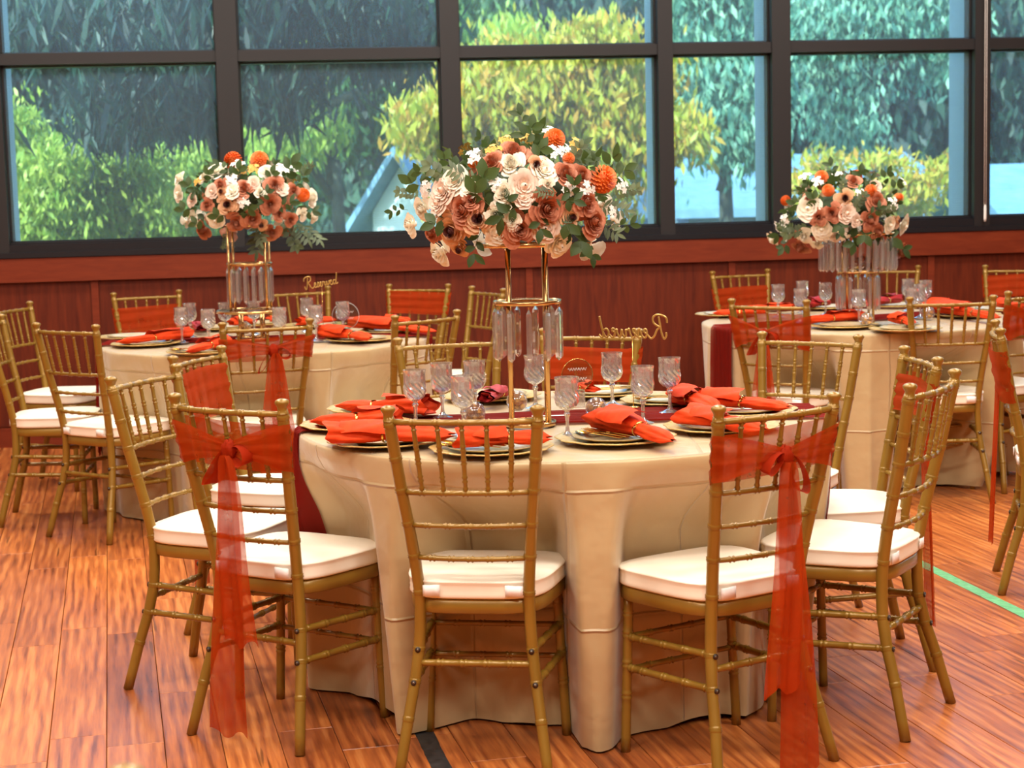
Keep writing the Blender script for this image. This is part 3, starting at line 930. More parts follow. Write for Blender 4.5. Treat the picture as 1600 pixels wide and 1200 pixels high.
# x, y, degrees, label, group, sash
CHAIRS = [
 (-.084, 4.318, -9, 'gold chair without sash, facing away, front and centre at the near table', GN, None),
 (-.612, 4.606, -32.2, 'gold chair with an orange bow, left of the bare chair at the front', GN,
  dict(label='orange sash tied in a bow with long tails, on the chair left of front centre', kx=.03, tail_end=.05, tail2=.30, side=-1, z0=.74, z1=.868)),
 (.505, 4.262, 33, 'gold chair with an orange bow, right of the bare chair at the front', GN,
  dict(label='orange sash with long wide tails, on the chair right of front centre', kx=-.008, tail_end=.02, tail2=.24, side=1, z0=.745, z1=.862)),
 (.903, 4.587, 58, 'gold chair without sash seen from its side, right of the near table', GN, None),
 (-.885, 5.065, -110, 'gold chair without sash seen side-on, nearest at the left of the near table', GN, None),
 (.993, 5.120, 92, 'gold chair with a narrow orange sash, side-on behind the bare side-on chair', GN,
  dict(label='orange sash on the side-on chair at the right of the near table', bow=False, flat=True, tail_end=.10, tail2=.35, side=1, z0=.74, z1=.85)),
 (-.831, 5.705, -106, 'gold chair with a flat orange sash, left side of the near table', GN,
  dict(label='flat orange sash on the second chair along the left of the near table', bow=False, flat=True, tail_end=.12, tail2=.3, side=1, z0=.70, z1=.868)),
 (.880, 5.667, 143, 'gold chair without sash facing the camera, far right of the near table', GN, None),
 (-.165, 5.899, -165, 'gold chair without sash facing the camera, far left of the near table', GN, None),
 (.212, 6.06, 160, 'gold chair with an orange sash, facing the camera at the back of the near table', GN,
  dict(label='orange sash on the chair facing the camera at the back of the near table', tail_end=.10, tail2=.3, z0=.745, z1=.865)),
 (-.527, 7.508, 46, 'gold chair without sash at the front right of the left table', GL, None),
 (-1.085, 7.337, 18, 'gold chair with an orange bow facing away from camera at the left table', GL,
  dict(label='orange sash tied in a bow on the front chair of the left table', kx=.02, tail_end=.12, tail2=.25, side=-1, z0=.765, z1=.862)),
 (-1.741, 7.410, -34, 'gold chair without sash, back turned, at the front left of the left table', GL, None),
 (-2.10, 7.78, -84, 'gold chair cut by the left edge of the photo, side-on', GL, None),
 (-2.297, 8.693, -101, 'gold chair without sash, side-on by the wall left of the left table', GL, None),
 (-1.945, 9.404, -158, 'gold chair with an orange sash facing the camera at the far left by the wall', GL,
  dict(label='orange sash on the far left chair by the wall', tail_end=.12, tail2=.3, z0=.69, z1=.85)),
 (-1.066, 9.396, -150, 'gold chair without sash against the wall behind the gold sign of the left table', GL, None),
 (-.60, 9.45, 158, 'gold chair with an orange sash high on its back, right rear of the left table', GL,
  dict(label='orange sash high on the chair back at the right rear of the left table', bow=False, z0=.765, z1=.89)),
 (-.326, 9.053, 118, 'gold chair without sash side-on at the right of the left table', GL, None),
 (1.282, 7.833, -34, 'gold chair with an orange bow at the front left of the right table', GR,
  dict(label='orange sash tied in a bow on the front left chair of the right table', kx=-.01, tail_end=.08, tail2=.3, side=-1, z0=.70, z1=.86)),
 (1.951, 7.781, -2, 'gold chair without sash, back turned, at the front of the right table', GR, None),
 (1.459, 10.10, -162, 'gold chair with an orange sash at the left rear of the right table', GR,
  dict(label='orange sash on the left rear chair of the right table', tail_end=.12, tail2=.3, z0=.70, z1=.83)),
 (2.235, 10.16, 168, 'gold chair without sash by the wall behind the right centrepiece', GR, None),
 (2.893, 9.90, 156, 'gold chair with an orange sash against the wall at the right edge', GR,
  dict(label='orange sash on the chair against the wall at the right edge', tail_end=.12, tail2=.3, z0=.745, z1=.875)),
 (2.308, 8.063, 28, 'gold chair with an orange sash at the right of the right table, back turned', GR,
  dict(label='orange sash on the back-turned chair at the right of the right table', kx=.02, tail_end=.1, tail2=.3, side=1, z0=.70, z1=.87)),
 (1.945, 5.984, -103, 'gold chair with a wide orange sash cut by the right edge, nearer than its table', GR,
  dict(label='wide orange sash with a hanging tail on the chair cut by the right edge', bow=False, flat=True, kx=0, tail_end=.15, tail2=.35, side=1, z0=.67, z1=.85)),
 (-.542, 1.742, 0, 'pale gold chair whose finial just shows at the bottom edge of the photo', 'single chair nearest the camera', None),
]
for k, (x, y, d, lab, grp, sa) in enumerate(CHAIRS):
    chair(x, y, d, lab, grp)
    if sa: sash(x, y, d, seed=k + 3, **sa)

cp = [(c[0], c[1]) for c in CHAIRS]
R1 = round_table(*T1, 11, cp, 'round table under the champagne cloth in the foreground', 'champagne satin cloth falling in folds on the near table')
R2 = round_table(*T2, 12, cp, 'round table under the cloth at the left rear', 'champagne cloth on the left rear table')
R3 = round_table(*T3, 13, cp, 'round table under the cloth at the right rear', 'champagne cloth on the right rear table')
runner(*T1, R1, .03, 'burgundy gauze runner across the near table, hanging at its left', .42, .40, .27, 1)
runner(*T2, R2, .06, 'burgundy gauze runner across the left rear table', .5, .45, .27, 2)
runner(*T3, R3, .38, 'burgundy gauze runner draped over the left edge of the right rear table', .46, .4, .24, 3)

# ------------------------------------------------------------------ centrepiece stands
def ring_band(mb, r, z0, z1, t=.003, n=40):
    mb.lathe([(r - t, z0), (r, z0), (r, z1), (r - t, z1), (r - t, z0)], n)
xm = MB()
nn = 8
xm.lathe([(.0005, 0), (.004, -.006), (.0075, -.012), (.0085, -.02), (.0085, -.118), (.0075, -.130), (.0005, -.138)], nn,
         rfn=lambda r, z, k, j: r * (1.0 if k % 2 else .72))
crystal_me = xm.mesh('crystal_drop', M['crystal'], False)
hk = MB().tube([(0, 0, .010), (0, 0, -.002)], .0012, 5).mesh('hook', M['rosegold'])
def stand(cx, cy, label, legs, ztop, tiers, plates, leg_r=.0065):
    t = thing('centerpiece_stand', (cx, cy, 0), 0, label, 'centrepiece stand')
    for x, y, r, z0, z1 in legs:
        MB().tube([(x, y, z0), (x, y, z1)], leg_r, 10).obj('post', M['rosegold'], t)
    for r, z in plates:
        mb = MB(); ring_band(mb, r, z - .006, z + .006)
        mb.lathe([(r * .62, z + .001), (r - .003, z + .001), (r - .003, z + .004), (r * .62, z + .004), (r * .62, z + .001)], 40)
        mb.obj('ring', M['rosegold'], t)
    for r, z, n, L in tiers:
        for k in range(n):
            a = 2 * PI * (k + .3) / n
            o = link('crystal_drop', crystal_me, t); o.location = (r * math.cos(a), r * math.sin(a), z - .012); o.scale = (1.3, 1.3, L / .138)
            o.rotation_euler = (0, 0, a)
            h_ = link('hook', hk, o)
    return t
P0 = .7725
sq = lambda r, z0, z1: [(sx * r, sy * r, 0, z0, z1) for sx in (-1, 1) for sy in (-.8, .8)]
S1 = (.049, 4.875)
stand(*S1, 'tall rose-gold stand with one ring of crystal drops on the near table', sq(.052, P0, 1.285), 1.285,
      [(.093, 1.122, 11, .150)], [(.097, 1.125), (.13, 1.288), (.075, P0 + .006)], .0085)
S2 = (-1.215, 8.06)
stand(*S2, 'rose-gold stand on the left table with crystal drops above a wide ring', sq(.085, P0 + .13, 1.31) + sq(.05, P0, P0 + .14), 1.31,
      [(.102, 1.125, 18, .165)], [(.106, 1.13), (.165, P0 + .137), (.11, 1.31), (.08, P0 + .006)])
S3 = (1.665, 8.21)
stand(*S3, 'rose-gold stand on the right table with two tiers of crystal drops', sq(.062, P0, 1.20), 1.20,
      [(.178, 1.185, 32, .155), (.098, 1.01, 14, .17)], [(.182, 1.197), (.10, 1.015), (.075, P0 + .006)])

# ------------------------------------------------------------------ flowers
PM = {
 'r': noisy('dusty_rose_petals', srgb(186, 112, 80), srgb(212, 144, 112), 5, .6),
 'p': noisy('peach_petals', srgb(218, 166, 122), srgb(232, 190, 150), 5, .6),
 'w': noisy('cream_petals', srgb(246, 238, 216), srgb(252, 246, 232), 5, .55),
 'b': noisy('blush_petals', srgb(232, 204, 184), srgb(242, 222, 204), 5, .55),
 'o': noisy('orange_petals', srgb(220, 94, 22), srgb(236, 122, 38), 5, .6),
 'y': noisy('yellow_petals', srgb(224, 164, 60), srgb(236, 190, 96), 5, .6),
 'f': noisy('white_floret_petals', srgb(240, 238, 230), srgb(250, 248, 242), 5, .55),
 'heart': noisy('dark_rose_heart', srgb(92, 50, 48), srgb(120, 66, 60), 5, .7),
}
M['leafdark'] = leaf_mat('dark_leaf', srgb(38, 58, 26), srgb(52, 74, 34), srgb(74, 96, 48))
M['leafgrey'] = leaf_mat('eucalyptus_leaf', srgb(92, 108, 84), srgb(120, 134, 100), srgb(104, 122, 84))
M['stem'] = mat('green_stem', srgb(80, 98, 50), .6)
def petal(mb, r, az, open_, h, wdt, seed, mi=0, curl=.25):
    """a cupped petal leaving the axis; open_ 0 = upright, 1 = flat"""
    rr = random.Random(seed); a0 = rr.uniform(0, 6)
    def fn(u, v):
        s_ = (u - .5) * 2
        wv = wdt * (.62 + .38 * math.sin(PI * .6 * v))
        th = az + s_ * wv
        ve = v * (1 - .22 * abs(s_) ** 3)
        rad_ = r * (.45 + .55 * math.sin(PI * .5 * ve)) * (.40 + .60 * open_ * ve ** .5) + curl * r * max(0, ve - .62) * 1.1
        rad_ *= 1 + .05 * math.sin(4 * s_ + a0) * v
        z = h * r * (ve ** (1 + .6 * open_)) * (1 - .72 * open_) - curl * r * max(0, ve - .74) * 1.5 - .15 * r * open_
        return (rad_ * math.cos(th), rad_ * math.sin(th), z)
    mb.grid(fn, 6, 5, mi)
def make_rose(seed, heart=False, n=24):
    mb = MB(); rr = random.Random(seed)
    for k in range(n):
        q = k / (n - 1)
        R_ = .15 + .85 * q ** .9
        petal(mb, R_, k * 2.18 + rr.uniform(-.25, .25), q ** 1.7 * .85, (.62 + .12 * math.sin(q * 2)) / R_ * (1 - .1 * q), 1.5 - .75 * q, seed * 100 + k, 1 if heart and q < .42 else 0, .05 + .30 * q)
    mb.lathe([(.02, .2), (.12, .15), (.2, .05), (.24, -.1), (.2, -.3), (.02, -.35)], 9)
    return mb
def make_ruffle(seed):
    mb = MB(); rr = random.Random(seed)
    for k in range(24):
        q = k / 23
        petal(mb, .35 + .62 * q, k * 2.4, q * .85, 1.1 - .2 * q, .75, seed * 50 + k, 0, .35)
    mb.lathe([(.05, .5), (.25, .2), (.2, -.25), (.02, -.3)], 8)
    return mb
def make_bud(seed):
    mb = MB(); rr = random.Random(seed)
    for k in range(7):
        petal(mb, .55 + .06 * k, k * 2.2, .16 + .04 * k, 1.9, 1.1, seed * 20 + k, 0, .25)
    mb.lathe([(.1, .5), (.3, .1), (.1, -.2)], 8)
    return mb
def make_pom(seed):
    mb = MB(); N = 110
    for k in range(N):
        z = 1 - 1.55 * k / N; rd = math.sqrt(max(0, 1 - z * z)); a = k * 2.39996
        d = Vector((rd * math.cos(a), rd * math.sin(a), z)); e = d.cross(Vector((.3, .2, .9))).normalized(); g_ = d.cross(e)
        c0 = d * .55; tip = d * 1.0
        mb.add([c0 - e * .07, c0 + e * .07, tip + e * .12 + g_ * .04, tip - e * .12 + g_ * .04, tip * .93 + g_ * .12], [(0, 1, 2, 3), (3, 2, 4)])
    mb.lathe([(.02, .68), (.45, .5), (.62, 0), (.45, -.45), (.02, -.6)], 10)
    return mb
def make_florets(seed):
    mb = MB(); rr = random.Random(seed)
    for k in range(5):
        a = k * 2 * PI / 4 + rr.uniform(-.3, .3); q = 0 if k == 4 else .62
        c = Vector((q * math.cos(a), q * math.sin(a), .35 - .2 * q + rr.uniform(-.1, .1)))
        tl = Vector((math.cos(a) * q * .6 + rr.uniform(-.2, .2), math.sin(a) * q * .6 + rr.uniform(-.2, .2), 1)).normalized()
        e = tl.cross(Vector((0, 1, .1))).normalized(); g_ = tl.cross(e)
        for j in range(5):
            b = j * 2 * PI / 5; d = e * math.cos(b) + g_ * math.sin(b); s_ = e * -math.sin(b) + g_ * math.cos(b)
            mb.add([c, c + d * .25 + s_ * .16 + tl * .05, c + d * .46 + tl * .02, c + d * .25 - s_ * .16 + tl * .05], [(0, 1, 2, 3)])
        mb.tube([(0, 0, -.5), tuple(c)], .03, 5, 1)
    return mb
FL = {
 'r': [make_rose(s_).mesh('rose', [PM['r'], PM['heart']]) for s_ in (1, 2)], 'p': [make_rose(s_, True).mesh('rose', [PM['p'], PM['heart']]) for s_ in (3,)],
 'w': [make_rose(4, n=22).mesh('rose', [PM['w'], PM['heart']]), make_ruffle(5).mesh('carnation', PM['w'])], 'b': [make_ruffle(6).mesh('carnation', PM['b'])],
 'u': [make_rose(7, n=16).mesh('rose', [PM['w'], PM['heart']])],
 'o': [make_pom(8).mesh('marigold', PM['o'])], 'y': [make_florets(9).mesh('yellow_floret', [PM['y'], M['stem']])], 'f': [make_florets(10).mesh('white_floret', [PM['f'], M['stem']])],
}
FNAME = dict(r='rose', p='rose', w='rose', b='carnation', u='rose', o='marigold', y='yellow_floret', f='white_floret')
FLAB = dict(r='dusty rose coloured rose', p='peach rose with a dark heart', w='cream white flower', b='blush pink carnation')
def leaf_shape(mb, p, d, up, L, W, mi=0):
    d = d.normalized(); s_ = d.cross(up).normalized(); n_ = s_.cross(d)
    v = []
    for t, w_ in ((0, .1), (.25, .8), (.55, 1), (.8, .6), (1, .02)):
        c = p + d * L * t - n_ * L * .22 * t * t
        v += [c - s_ * W * w_ * .5 + n_ * W * .12 * w_, c, c + s_ * W * w_ * .5 + n_ * W * .12 * w_]
    f = []
    for k in range(4):
        f += [(3 * k, 3 * k + 1, 3 * k + 4, 3 * k + 3), (3 * k + 1, 3 * k + 2, 3 * k + 5, 3 * k + 4)]
    mb.add(v, f, mi)
def sprig(seed, n, L, W, spacing, wide=.9, droop=.3):
    mb = MB(); rr = random.Random(seed); P = []
    for k in range(n + 1):
        t = k / n
        P.append(Vector((.12 * math.sin(3 * t + seed), 0.08 * math.sin(2 * t), 1)) * 1)
        P[-1] = Vector((.10 * math.sin(2.4 * t + seed) , -droop * t * t * n * spacing * .5, t * n * spacing))
    mb.tube(P, [.016 - .010 * k / n for k in range(n + 1)], 5, 1)
    for k in range(1, n + 1):
        sg = 1 if k % 2 else -1
        for s2 in ((sg,) if wide < 1 else (1, -1)):
            d = Vector((s2 * 1.0, rr.uniform(-.4, .3), rr.uniform(.35, .8)))
            leaf_shape(mb, P[k], d, Vector((0, -1, rr.uniform(-.3, .3))), L * rr.uniform(.8, 1.1), W * rr.uniform(.85, 1.1))
    leaf_shape(mb, P[-1], Vector((0, 0, 1)), Vector((0, -1, 0)), L, W)
    return mb
SP = {'g': [sprig(1, 4, .62, .34, .28).mesh('leaf_sprig', [M['leafdark'], M['stem']]), sprig(2, 3, .7, .42, .3).mesh('leaf_sprig', [M['leafdark'], M['stem']])],
      'e': [sprig(3, 6, .42, .26, .22, 1.2).mesh('eucalyptus_sprig', [M['leafgrey'], M['stem']]), sprig(4, 6, .5, .17, .2, 1.2, .6).mesh('eucalyptus_sprig', [M['leafgrey'], M['stem']])]}
def aim(o, d, roll):
    o.rotation_mode = 'QUATERNION'
    o.rotation_quaternion = d.to_track_quat('Z', 'Y') @ Vector((0, 0, 1)).rotation_difference(Vector((0, 0, 1)))
    from mathutils import Quaternion
    o.rotation_quaternion = o.rotation_quaternion @ Quaternion((0, 0, 1), roll)
def bouquet(cxp, cyp, rxp, ryp, D, dep, base, flowers, sprigs, label, seed):
    rr = random.Random(seed); s_ = D / F_PX
    ctr = at_d(cxp, cyp, D)
    t = thing('flower_arrangement', (base[0], base[1], base[2]), 0, label, 'flower arrangement')
    org = Vector(base)
    # the foam ball the stems are stuck in
    fm = MB(); fm.lathe([(.02, .55), (.4, .5), (.72, .3), (.8, 0), (.6, -.35), (.3, -.5), (.02, -.52)], 16, rfn=lambda r, z, k, j: r * (1 + .08 * math.sin(k * 5 + j * 3)))
    fo = fm.obj('foam_base', noisy('moss_foam', srgb(34, 48, 24), srgb(52, 66, 34), 20, .9), t)
    fo.location = ctr - org; fo.scale = (rxp * s_ * .70, dep * .70, ryp * s_ * .72)
    def place(kind, px, py, rp, back=False):
        dx, dy = (px - cxp) / rxp, (py - cyp) / ryp
        q = min(1, dx * dx + dy * dy); off = dep * math.sqrt(1 - q) * (-1 if not back else 1)
        if back: dx = -dx * .9
        x = ctr.x + (px - cxp) * s_ * (1 if not back else -.9)
        p = at_d(px, py, D + off * .95) if not back else Vector((x, D + off * .9, at_d(px, py, D).z))
        nrm = Vector((dx * 1.0, (-1 if not back else 1) * (.55 + .55 * math.sqrt(1 - q)), -dy * .9 + .12)).normalized()
        return p, nrm
    for f in flowers:
        kind, px, py, rp = f
        for back in (False, True):
            if back and rr.random() < .45: continue
            if back and (dy_ := (py - cyp) / ryp) > .8: continue
            p, nrm = place(kind, px, py, rp, back)
            nrm = (nrm + Vector((rr.uniform(-.2, .2), rr.uniform(-.1, .1), rr.uniform(-.2, .2)))).normalized()
            me = rr.choice(FL[kind]); o = link(FNAME[kind] if me.name.split('.')[0] != 'carnation' else 'carnation', me, t)
            sc_ = rp * s_ * (1.36 if kind not in 'fyo' else 1.2)
            o.location = p - nrm * sc_ * .35 - org; aim(o, nrm, rr.uniform(0, 6)); o.scale = (sc_, sc_, sc_)
            if kind in FLAB: o['label'] = FLAB[kind]
    for kind, px, py, L, ang_ in sprigs:
        p, nrm = place(kind, px, py, 0)
        a = math.radians(ang_); d = (RGT * math.cos(a) + UPV * math.sin(a) + nrm * .25).normalized()
        me = rr.choice(SP[kind]); o = link('leaf_sprig' if kind == 'g' else 'eucalyptus_sprig', me, t)
        Ls = L * s_
        p = p - d * Ls * .5 - nrm * .004
        q = d.to_track_quat('Z', 'Y')
        o.rotation_mode = 'QUATERNION'
        # leaf faces turn to -Y of the sprig: roll so that points outwards
        best = None
        from mathutils import Quaternion
        for k in range(24):
            qq = q @ Quaternion((0, 0, 1), k * PI / 12); vv = (qq @ Vector((0, -1, 0))).dot(nrm)
            if best is None or vv > best[0]: best = (vv, qq)
        o.rotation_quaternion = best[1]; o.location = p - org; sc_ = Ls / (1.4 if kind == 'g' else 1.75); o.scale = (sc_, sc_, sc_)
    # filler leaves all round
    for k in range(46):
        a, b = rr.uniform(0, 2 * PI), rr.uniform(-.55, 1.3)
        d = Vector((math.cos(a) * math.cos(b), math.sin(a) * math.cos(b), math.sin(b)))
        p = ctr + Vector((d.x * rxp * s_, d.y * dep, d.z * ryp * s_)) * .62
        o = link('leaf_sprig', rr.choice(SP['g']), t); aim(o, (d + Vector((rr.uniform(-.5, .5), rr.uniform(-.5, .5), rr.uniform(-.4, .4)))).normalized(), rr.uniform(0, 6))
        sc_ = rr.uniform(.045, .07); o.location = p - org; o.scale = (sc_,) * 3
    return t
F1 = [('r', 721, 327, 24), ('r', 814, 359, 23), ('r', 857, 327, 28), ('r', 920, 316, 19), ('r', 931, 346, 23), ('r', 885, 268, 18), ('r', 911, 273, 15), ('r', 803, 234, 21), ('r', 767, 251, 17),
 ('p', 704, 362, 24), ('p', 747, 342, 22), ('p', 717, 390, 14), ('r', 672, 366, 14), ('p', 838, 258, 14),
 ('w', 797, 253, 18), ('w', 853, 264, 18), ('w', 708, 281, 19), ('w', 734, 292, 14), ('w', 786, 301, 19), ('w', 778, 364, 19), ('w', 773, 335, 14), ('u', 682, 396, 21), ('u', 637, 351, 16), ('w', 656, 327, 16),
 ('w', 877, 385, 18), ('b', 852, 356, 20), ('b', 687, 296, 19), ('b', 680, 316, 15), ('b', 820, 290, 21), ('w', 857, 288, 10), ('y', 772, 232, 12), ('b', 818, 308, 14),
 ('o', 946, 277, 18), ('o', 868, 213, 14), ('f', 663, 294, 12), ('f', 739, 242, 12), ('f', 861, 203, 12), ('f', 920, 298, 14), ('f', 890, 295, 10), ('f', 872, 236, 13), ('f', 887, 232, 10), ('f', 775, 287, 10),
 ('f', 974, 288, 12), ('y', 791, 218, 11), ('y', 820, 212, 9), ('y', 903, 225, 12), ('f', 960, 330, 9), ('o', 890, 246, 8), ('r', 735, 311, 13), ('w', 800, 345, 12), ('p', 895, 340, 14), ('w', 920, 378, 7)]
G1 = [('g', 815, 192, 46, 100), ('g', 832, 205, 44, 80), ('g', 824, 226, 50, 110), ('g', 845, 240, 44, 60), ('g', 762, 285, 60, 95), ('g', 752, 305, 60, 120), ('e', 688, 266, 70, 150), ('e', 715, 270, 60, 170), ('g', 650, 285, 50, 150),
 ('e', 634, 300, 44, 170), ('g', 684, 345, 50, 200), ('g', 798, 332, 60, 200), ('g', 782, 322, 44, 30), ('g', 955, 252, 50, 70), ('g', 973, 272, 46, 30), ('e', 984, 300, 50, 10), ('e', 968, 330, 60, -10),
 ('e', 955, 362, 60, -30), ('g', 975, 350, 40, -10), ('g', 900, 375, 60, -60), ('g', 918, 388, 46, -80), ('g', 884, 312, 46, -20), ('e', 850, 300, 40, 190), ('g', 930, 262, 36, 110), ('g', 668, 277, 44, 130), ('g', 745, 385, 50, 250),
 ('g', 700, 250, 40, 130), ('e', 900, 245, 60, 70), ('g', 845, 345, 50, -100), ('g', 880, 350, 50, -40), ('g', 620, 330, 30, 180), ('g', 890, 300, 44, 60)]
bouquet(810, 312, 178, 118, 4.86, .30, (S1[0], S1[1], 1.285), F1, G1, 'large arrangement of dusty roses and cream flowers on the near table stand', 1)
F2 = [('r', 369, 351, 14), ('r', 395, 344, 14), ('r', 423, 320, 15), ('r', 430, 288, 13), ('r', 381, 292, 13), ('r', 315, 362, 13), ('r', 343, 288, 10), ('r', 460, 297, 10), ('r', 437, 334, 9), ('r', 425, 365, 12), ('r', 455, 344, 10),
 ('p', 355, 320, 14), ('w', 278, 276, 10), ('w', 276, 302, 11), ('w', 336, 264, 15), ('w', 360, 297, 12), ('w', 336, 346, 12), ('w', 299, 344, 11), ('b', 297, 313, 9), ('w', 416, 267, 10), ('f', 437, 264, 13), ('b', 395, 285, 10), ('w', 490, 309, 12),
 ('u', 406, 299, 8), ('b', 441, 292, 10), ('u', 493, 341, 9), ('u', 474, 334, 9), ('f', 371, 255, 10), ('b', 329, 299, 10), ('o', 405, 246, 12), ('o', 476, 304, 9), ('y', 378, 264, 9), ('y', 397, 263, 9), ('y', 308, 283, 7), ('w', 318, 275, 10),
 ('f', 360, 280, 10), ('r', 322, 320, 10), ('f', 380, 315, 9), ('p', 408, 352, 9), ('p', 345, 300, 9), ('f', 460, 262, 8)]
G2 = [('g', 300, 290, 34, 160), ('g', 292, 325, 34, 180), ('g', 350, 265, 34, 140), ('g', 375, 270, 34, 80), ('g', 455, 262, 44, 50), ('g', 470, 280, 34, 40), ('e', 480, 262, 34, 60), ('e', 470, 370, 60, -60), ('e', 452, 372, 60, -75), ('e', 398, 382, 64, -95),
 ('e', 408, 370, 50, -70), ('e', 488, 372, 56, -55), ('g', 310, 345, 30, 200), ('g', 345, 335, 34, 180), ('g', 385, 330, 34, 20), ('g', 445, 318, 34, 0), ('g', 480, 330, 34, -20), ('g', 330, 275, 30, 120), ('g', 410, 305, 30, 20), ('e', 350, 378, 30, -95), ('g', 425, 275, 30, 70)]
bouquet(384, 312, 110, 68, 8.06, .29, (S2[0], S2[1], 1.31), F2, G2, 'arrangement of dusty roses with trailing eucalyptus on the left table', 2)
F3 = [('r', 1278, 340, 12), ('r', 1299, 333, 13), ('r', 1372, 312, 15), ('r', 1363, 345, 15), ('r', 1374, 364, 11), ('r', 1411, 396, 13), ('r', 1249, 389, 13), ('r', 1347, 406, 8), ('r', 1357, 418, 10), ('r', 1334, 280, 11), ('p', 1321, 310, 13),
 ('w', 1262, 326, 16), ('w', 1284, 359, 14), ('w', 1256, 371, 11), ('w', 1393, 352, 11), ('w', 1416, 354, 14), ('b', 1325, 333, 13), ('u', 1205, 375, 11), ('f', 1217, 354, 10), ('f', 1320, 367, 9), ('f', 1257, 273, 9), ('f', 1277, 282, 9), ('f', 1307, 270, 8),
 ('f', 1413, 282, 8), ('f', 1397, 317, 10), ('f', 1225, 343, 8), ('f', 1292, 373, 8), ('w', 1277, 382, 9), ('o', 1283, 274, 9), ('o', 1362, 296, 8), ('o', 1294, 296, 8), ('o', 1406, 308, 7), ('r', 1262, 310, 8), ('b', 1370, 290, 9), ('b', 1340, 345, 9), ('f', 1345, 300, 7), ('p', 1404, 345, 9), ('b', 1306, 372, 7)]
G3 = [('g', 1300, 268, 34, 95), ('g', 1345, 275, 34, 80), ('g', 1358, 288, 30, 60), ('e', 1320, 295, 36, 100), ('e', 1345, 315, 40, 60), ('e', 1240, 360, 50, 185), ('g', 1225, 362, 40, 190), ('g', 1245, 318, 30, 160), ('g', 1275, 312, 34, 140), ('g', 1385, 275, 30, 60),
 ('g', 1400, 292, 30, 50), ('g', 1345, 365, 40, -60), ('g', 1330, 375, 40, -100), ('g', 1385, 372, 50, -40), ('g', 1400, 382, 44, -50), ('g', 1310, 350, 34, -80), ('e', 1385, 330, 36, 20), ('e', 1225, 350, 36, 160), ('g', 1365, 330, 30, 20), ('g', 1225, 385, 30, 230)]
bouquet(1314, 330, 108, 62, 8.20, .28, (S3[0], S3[1], 1.205), F3, G3, 'arrangement of dusty roses and white sprays on the right table', 3)

# ------------------------------------------------------------------ goblets
gb = MB()
NS = 24
bowl = [(.0335, .165), (.0325, .160), (.0315, .150), (.0315, .140), (.0318, .130), (.0330, .120), (.0340, .112), (.0338, .104), (.0322, .096), (.0285, .088), (.0215, .081), (.0125, .077), (.0075, .074),
        (.0065, .070), (.0092, .066), (.0092, .062), (.0060, .057), (.0052, .045), (.0050, .030), (.0062, .018), (.010, .0115), (.020, .006), (.030, .0032), (.0315, .0018), (.0315, 0.0), (.0005, 0.0)]
def cut(r, z, k, j):
    if z > .150: return r
    if z > .122: return r - (.0016 if k % 2 else 0)
    if z > .076: return r - (.0026 if (k + j) % 2 else 0)
    if z > .018: return r * (1 if k % 4 < 2 else .86)
    return r * (1 if k % 4 else 1.04)
gb.lathe(bowl, NS, rfn=cut)
inner = [(.0325, .165), (.0305, .150), (.0302, .130), (.0315, .112), (.030, .098), (.0255, .088), (.015, .081), (.0005, .079)]
bw = MB(); bw.lathe(inner[::-1], NS)
gob_me, gin_me = gb.mesh('goblet', M['crystal'], False), bw.mesh('bowl_inside', M['crystal'], True)
def goblet(px, py, label, grp):
    p = at_z(px, py, TZ + .004)
    o = link('goblet', gob_me); o.location = (p.x, p.y, TZ + .0075); o.rotation_euler = (0, 0, px * .37)
    tag(o, label, 'goblet', grp); link('bowl_inside', gin_me, o)
for px, py, lab in ((650, 669, 'leftmost'), (692, 655, 'second from the left'), (725, 682, 'frontmost left'), (743, 651, 'fourth from the left'), (837, 640, 'between the stand posts'),
                    (887, 686, 'just right of the stand'), (957, 636, 'left of the pair of far right'), (1005, 664, 'second from the right'), (1047, 647, 'rightmost')):
    goblet(px, py, 'cut crystal goblet, %s on the near table' % lab, 'goblets on the near table')
for px, py, lab in ((285, 537, 'leftmost'), (298, 528, 'second from the left'), (327, 541, 'third from the left'), (353, 527, 'left of the stand'), (398, 524, 'behind the stand'), (438, 538, 'right of the stand'),
                    (481, 519, 'behind the sign stick'), (495, 534, 'in front of the sign stick'), (537, 527, 'rightmost, by the round clear sign')):
    goblet(px, py, 'small crystal goblet, %s on the left table' % lab, 'goblets on the left table')
for px, py, lab in ((1216, 497, 'leftmost'), (1254, 490, 'second from left, farther back'), (1251, 506, 'second from left, nearer'), (1290, 494, 'left of the stand'), (1342, 508, 'in front of the stand'),
                    (1419, 487, 'first of the right cluster'), (1446, 490, 'rightmost'), (1438, 498, 'centre of the right cluster'), (1425, 506, 'nearest of the right cluster')):
    goblet(px, py, 'small crystal goblet, %s on the right table' % lab, 'goblets on the right table')

# ------------------------------------------------------------------ chargers, napkins, cutlery
def scal(r, z, k, j): return r * (1 + (.018 * math.sin(k * 9 * 2 * PI / 120 * 4 / 3) + .012 * math.sin(k * 2.9)) * (1 if r > .12 else 0))
cm = MB(); cm.lathe([(.0005, .0035), (.10, .0035), (.108, .005), (.118, .0085), (.135, .011), (.150, .0135), (.158, .0155), (.160, .0135), (.156, .011), (.118, .0045), (.10, .0005), (.0005, 0)], 120, rfn=scal)
charger_me = cm.mesh('charger', M['charger'])
pm2 = MB(); pm2.lathe([(.0005, .002), (.075, .002), (.085, .006), (.112, .012), (.116, .014), (.114, .011), (.086, .003), (.075, -.001), (.0005, -.001)], 48)
M['saucer'] = noisy('pale_glass_plate', srgb(176, 156, 118), srgb(206, 184, 142), 12, .18, .1)
plate_me = pm2.mesh('plate', M['saucer'])
fork = MB()
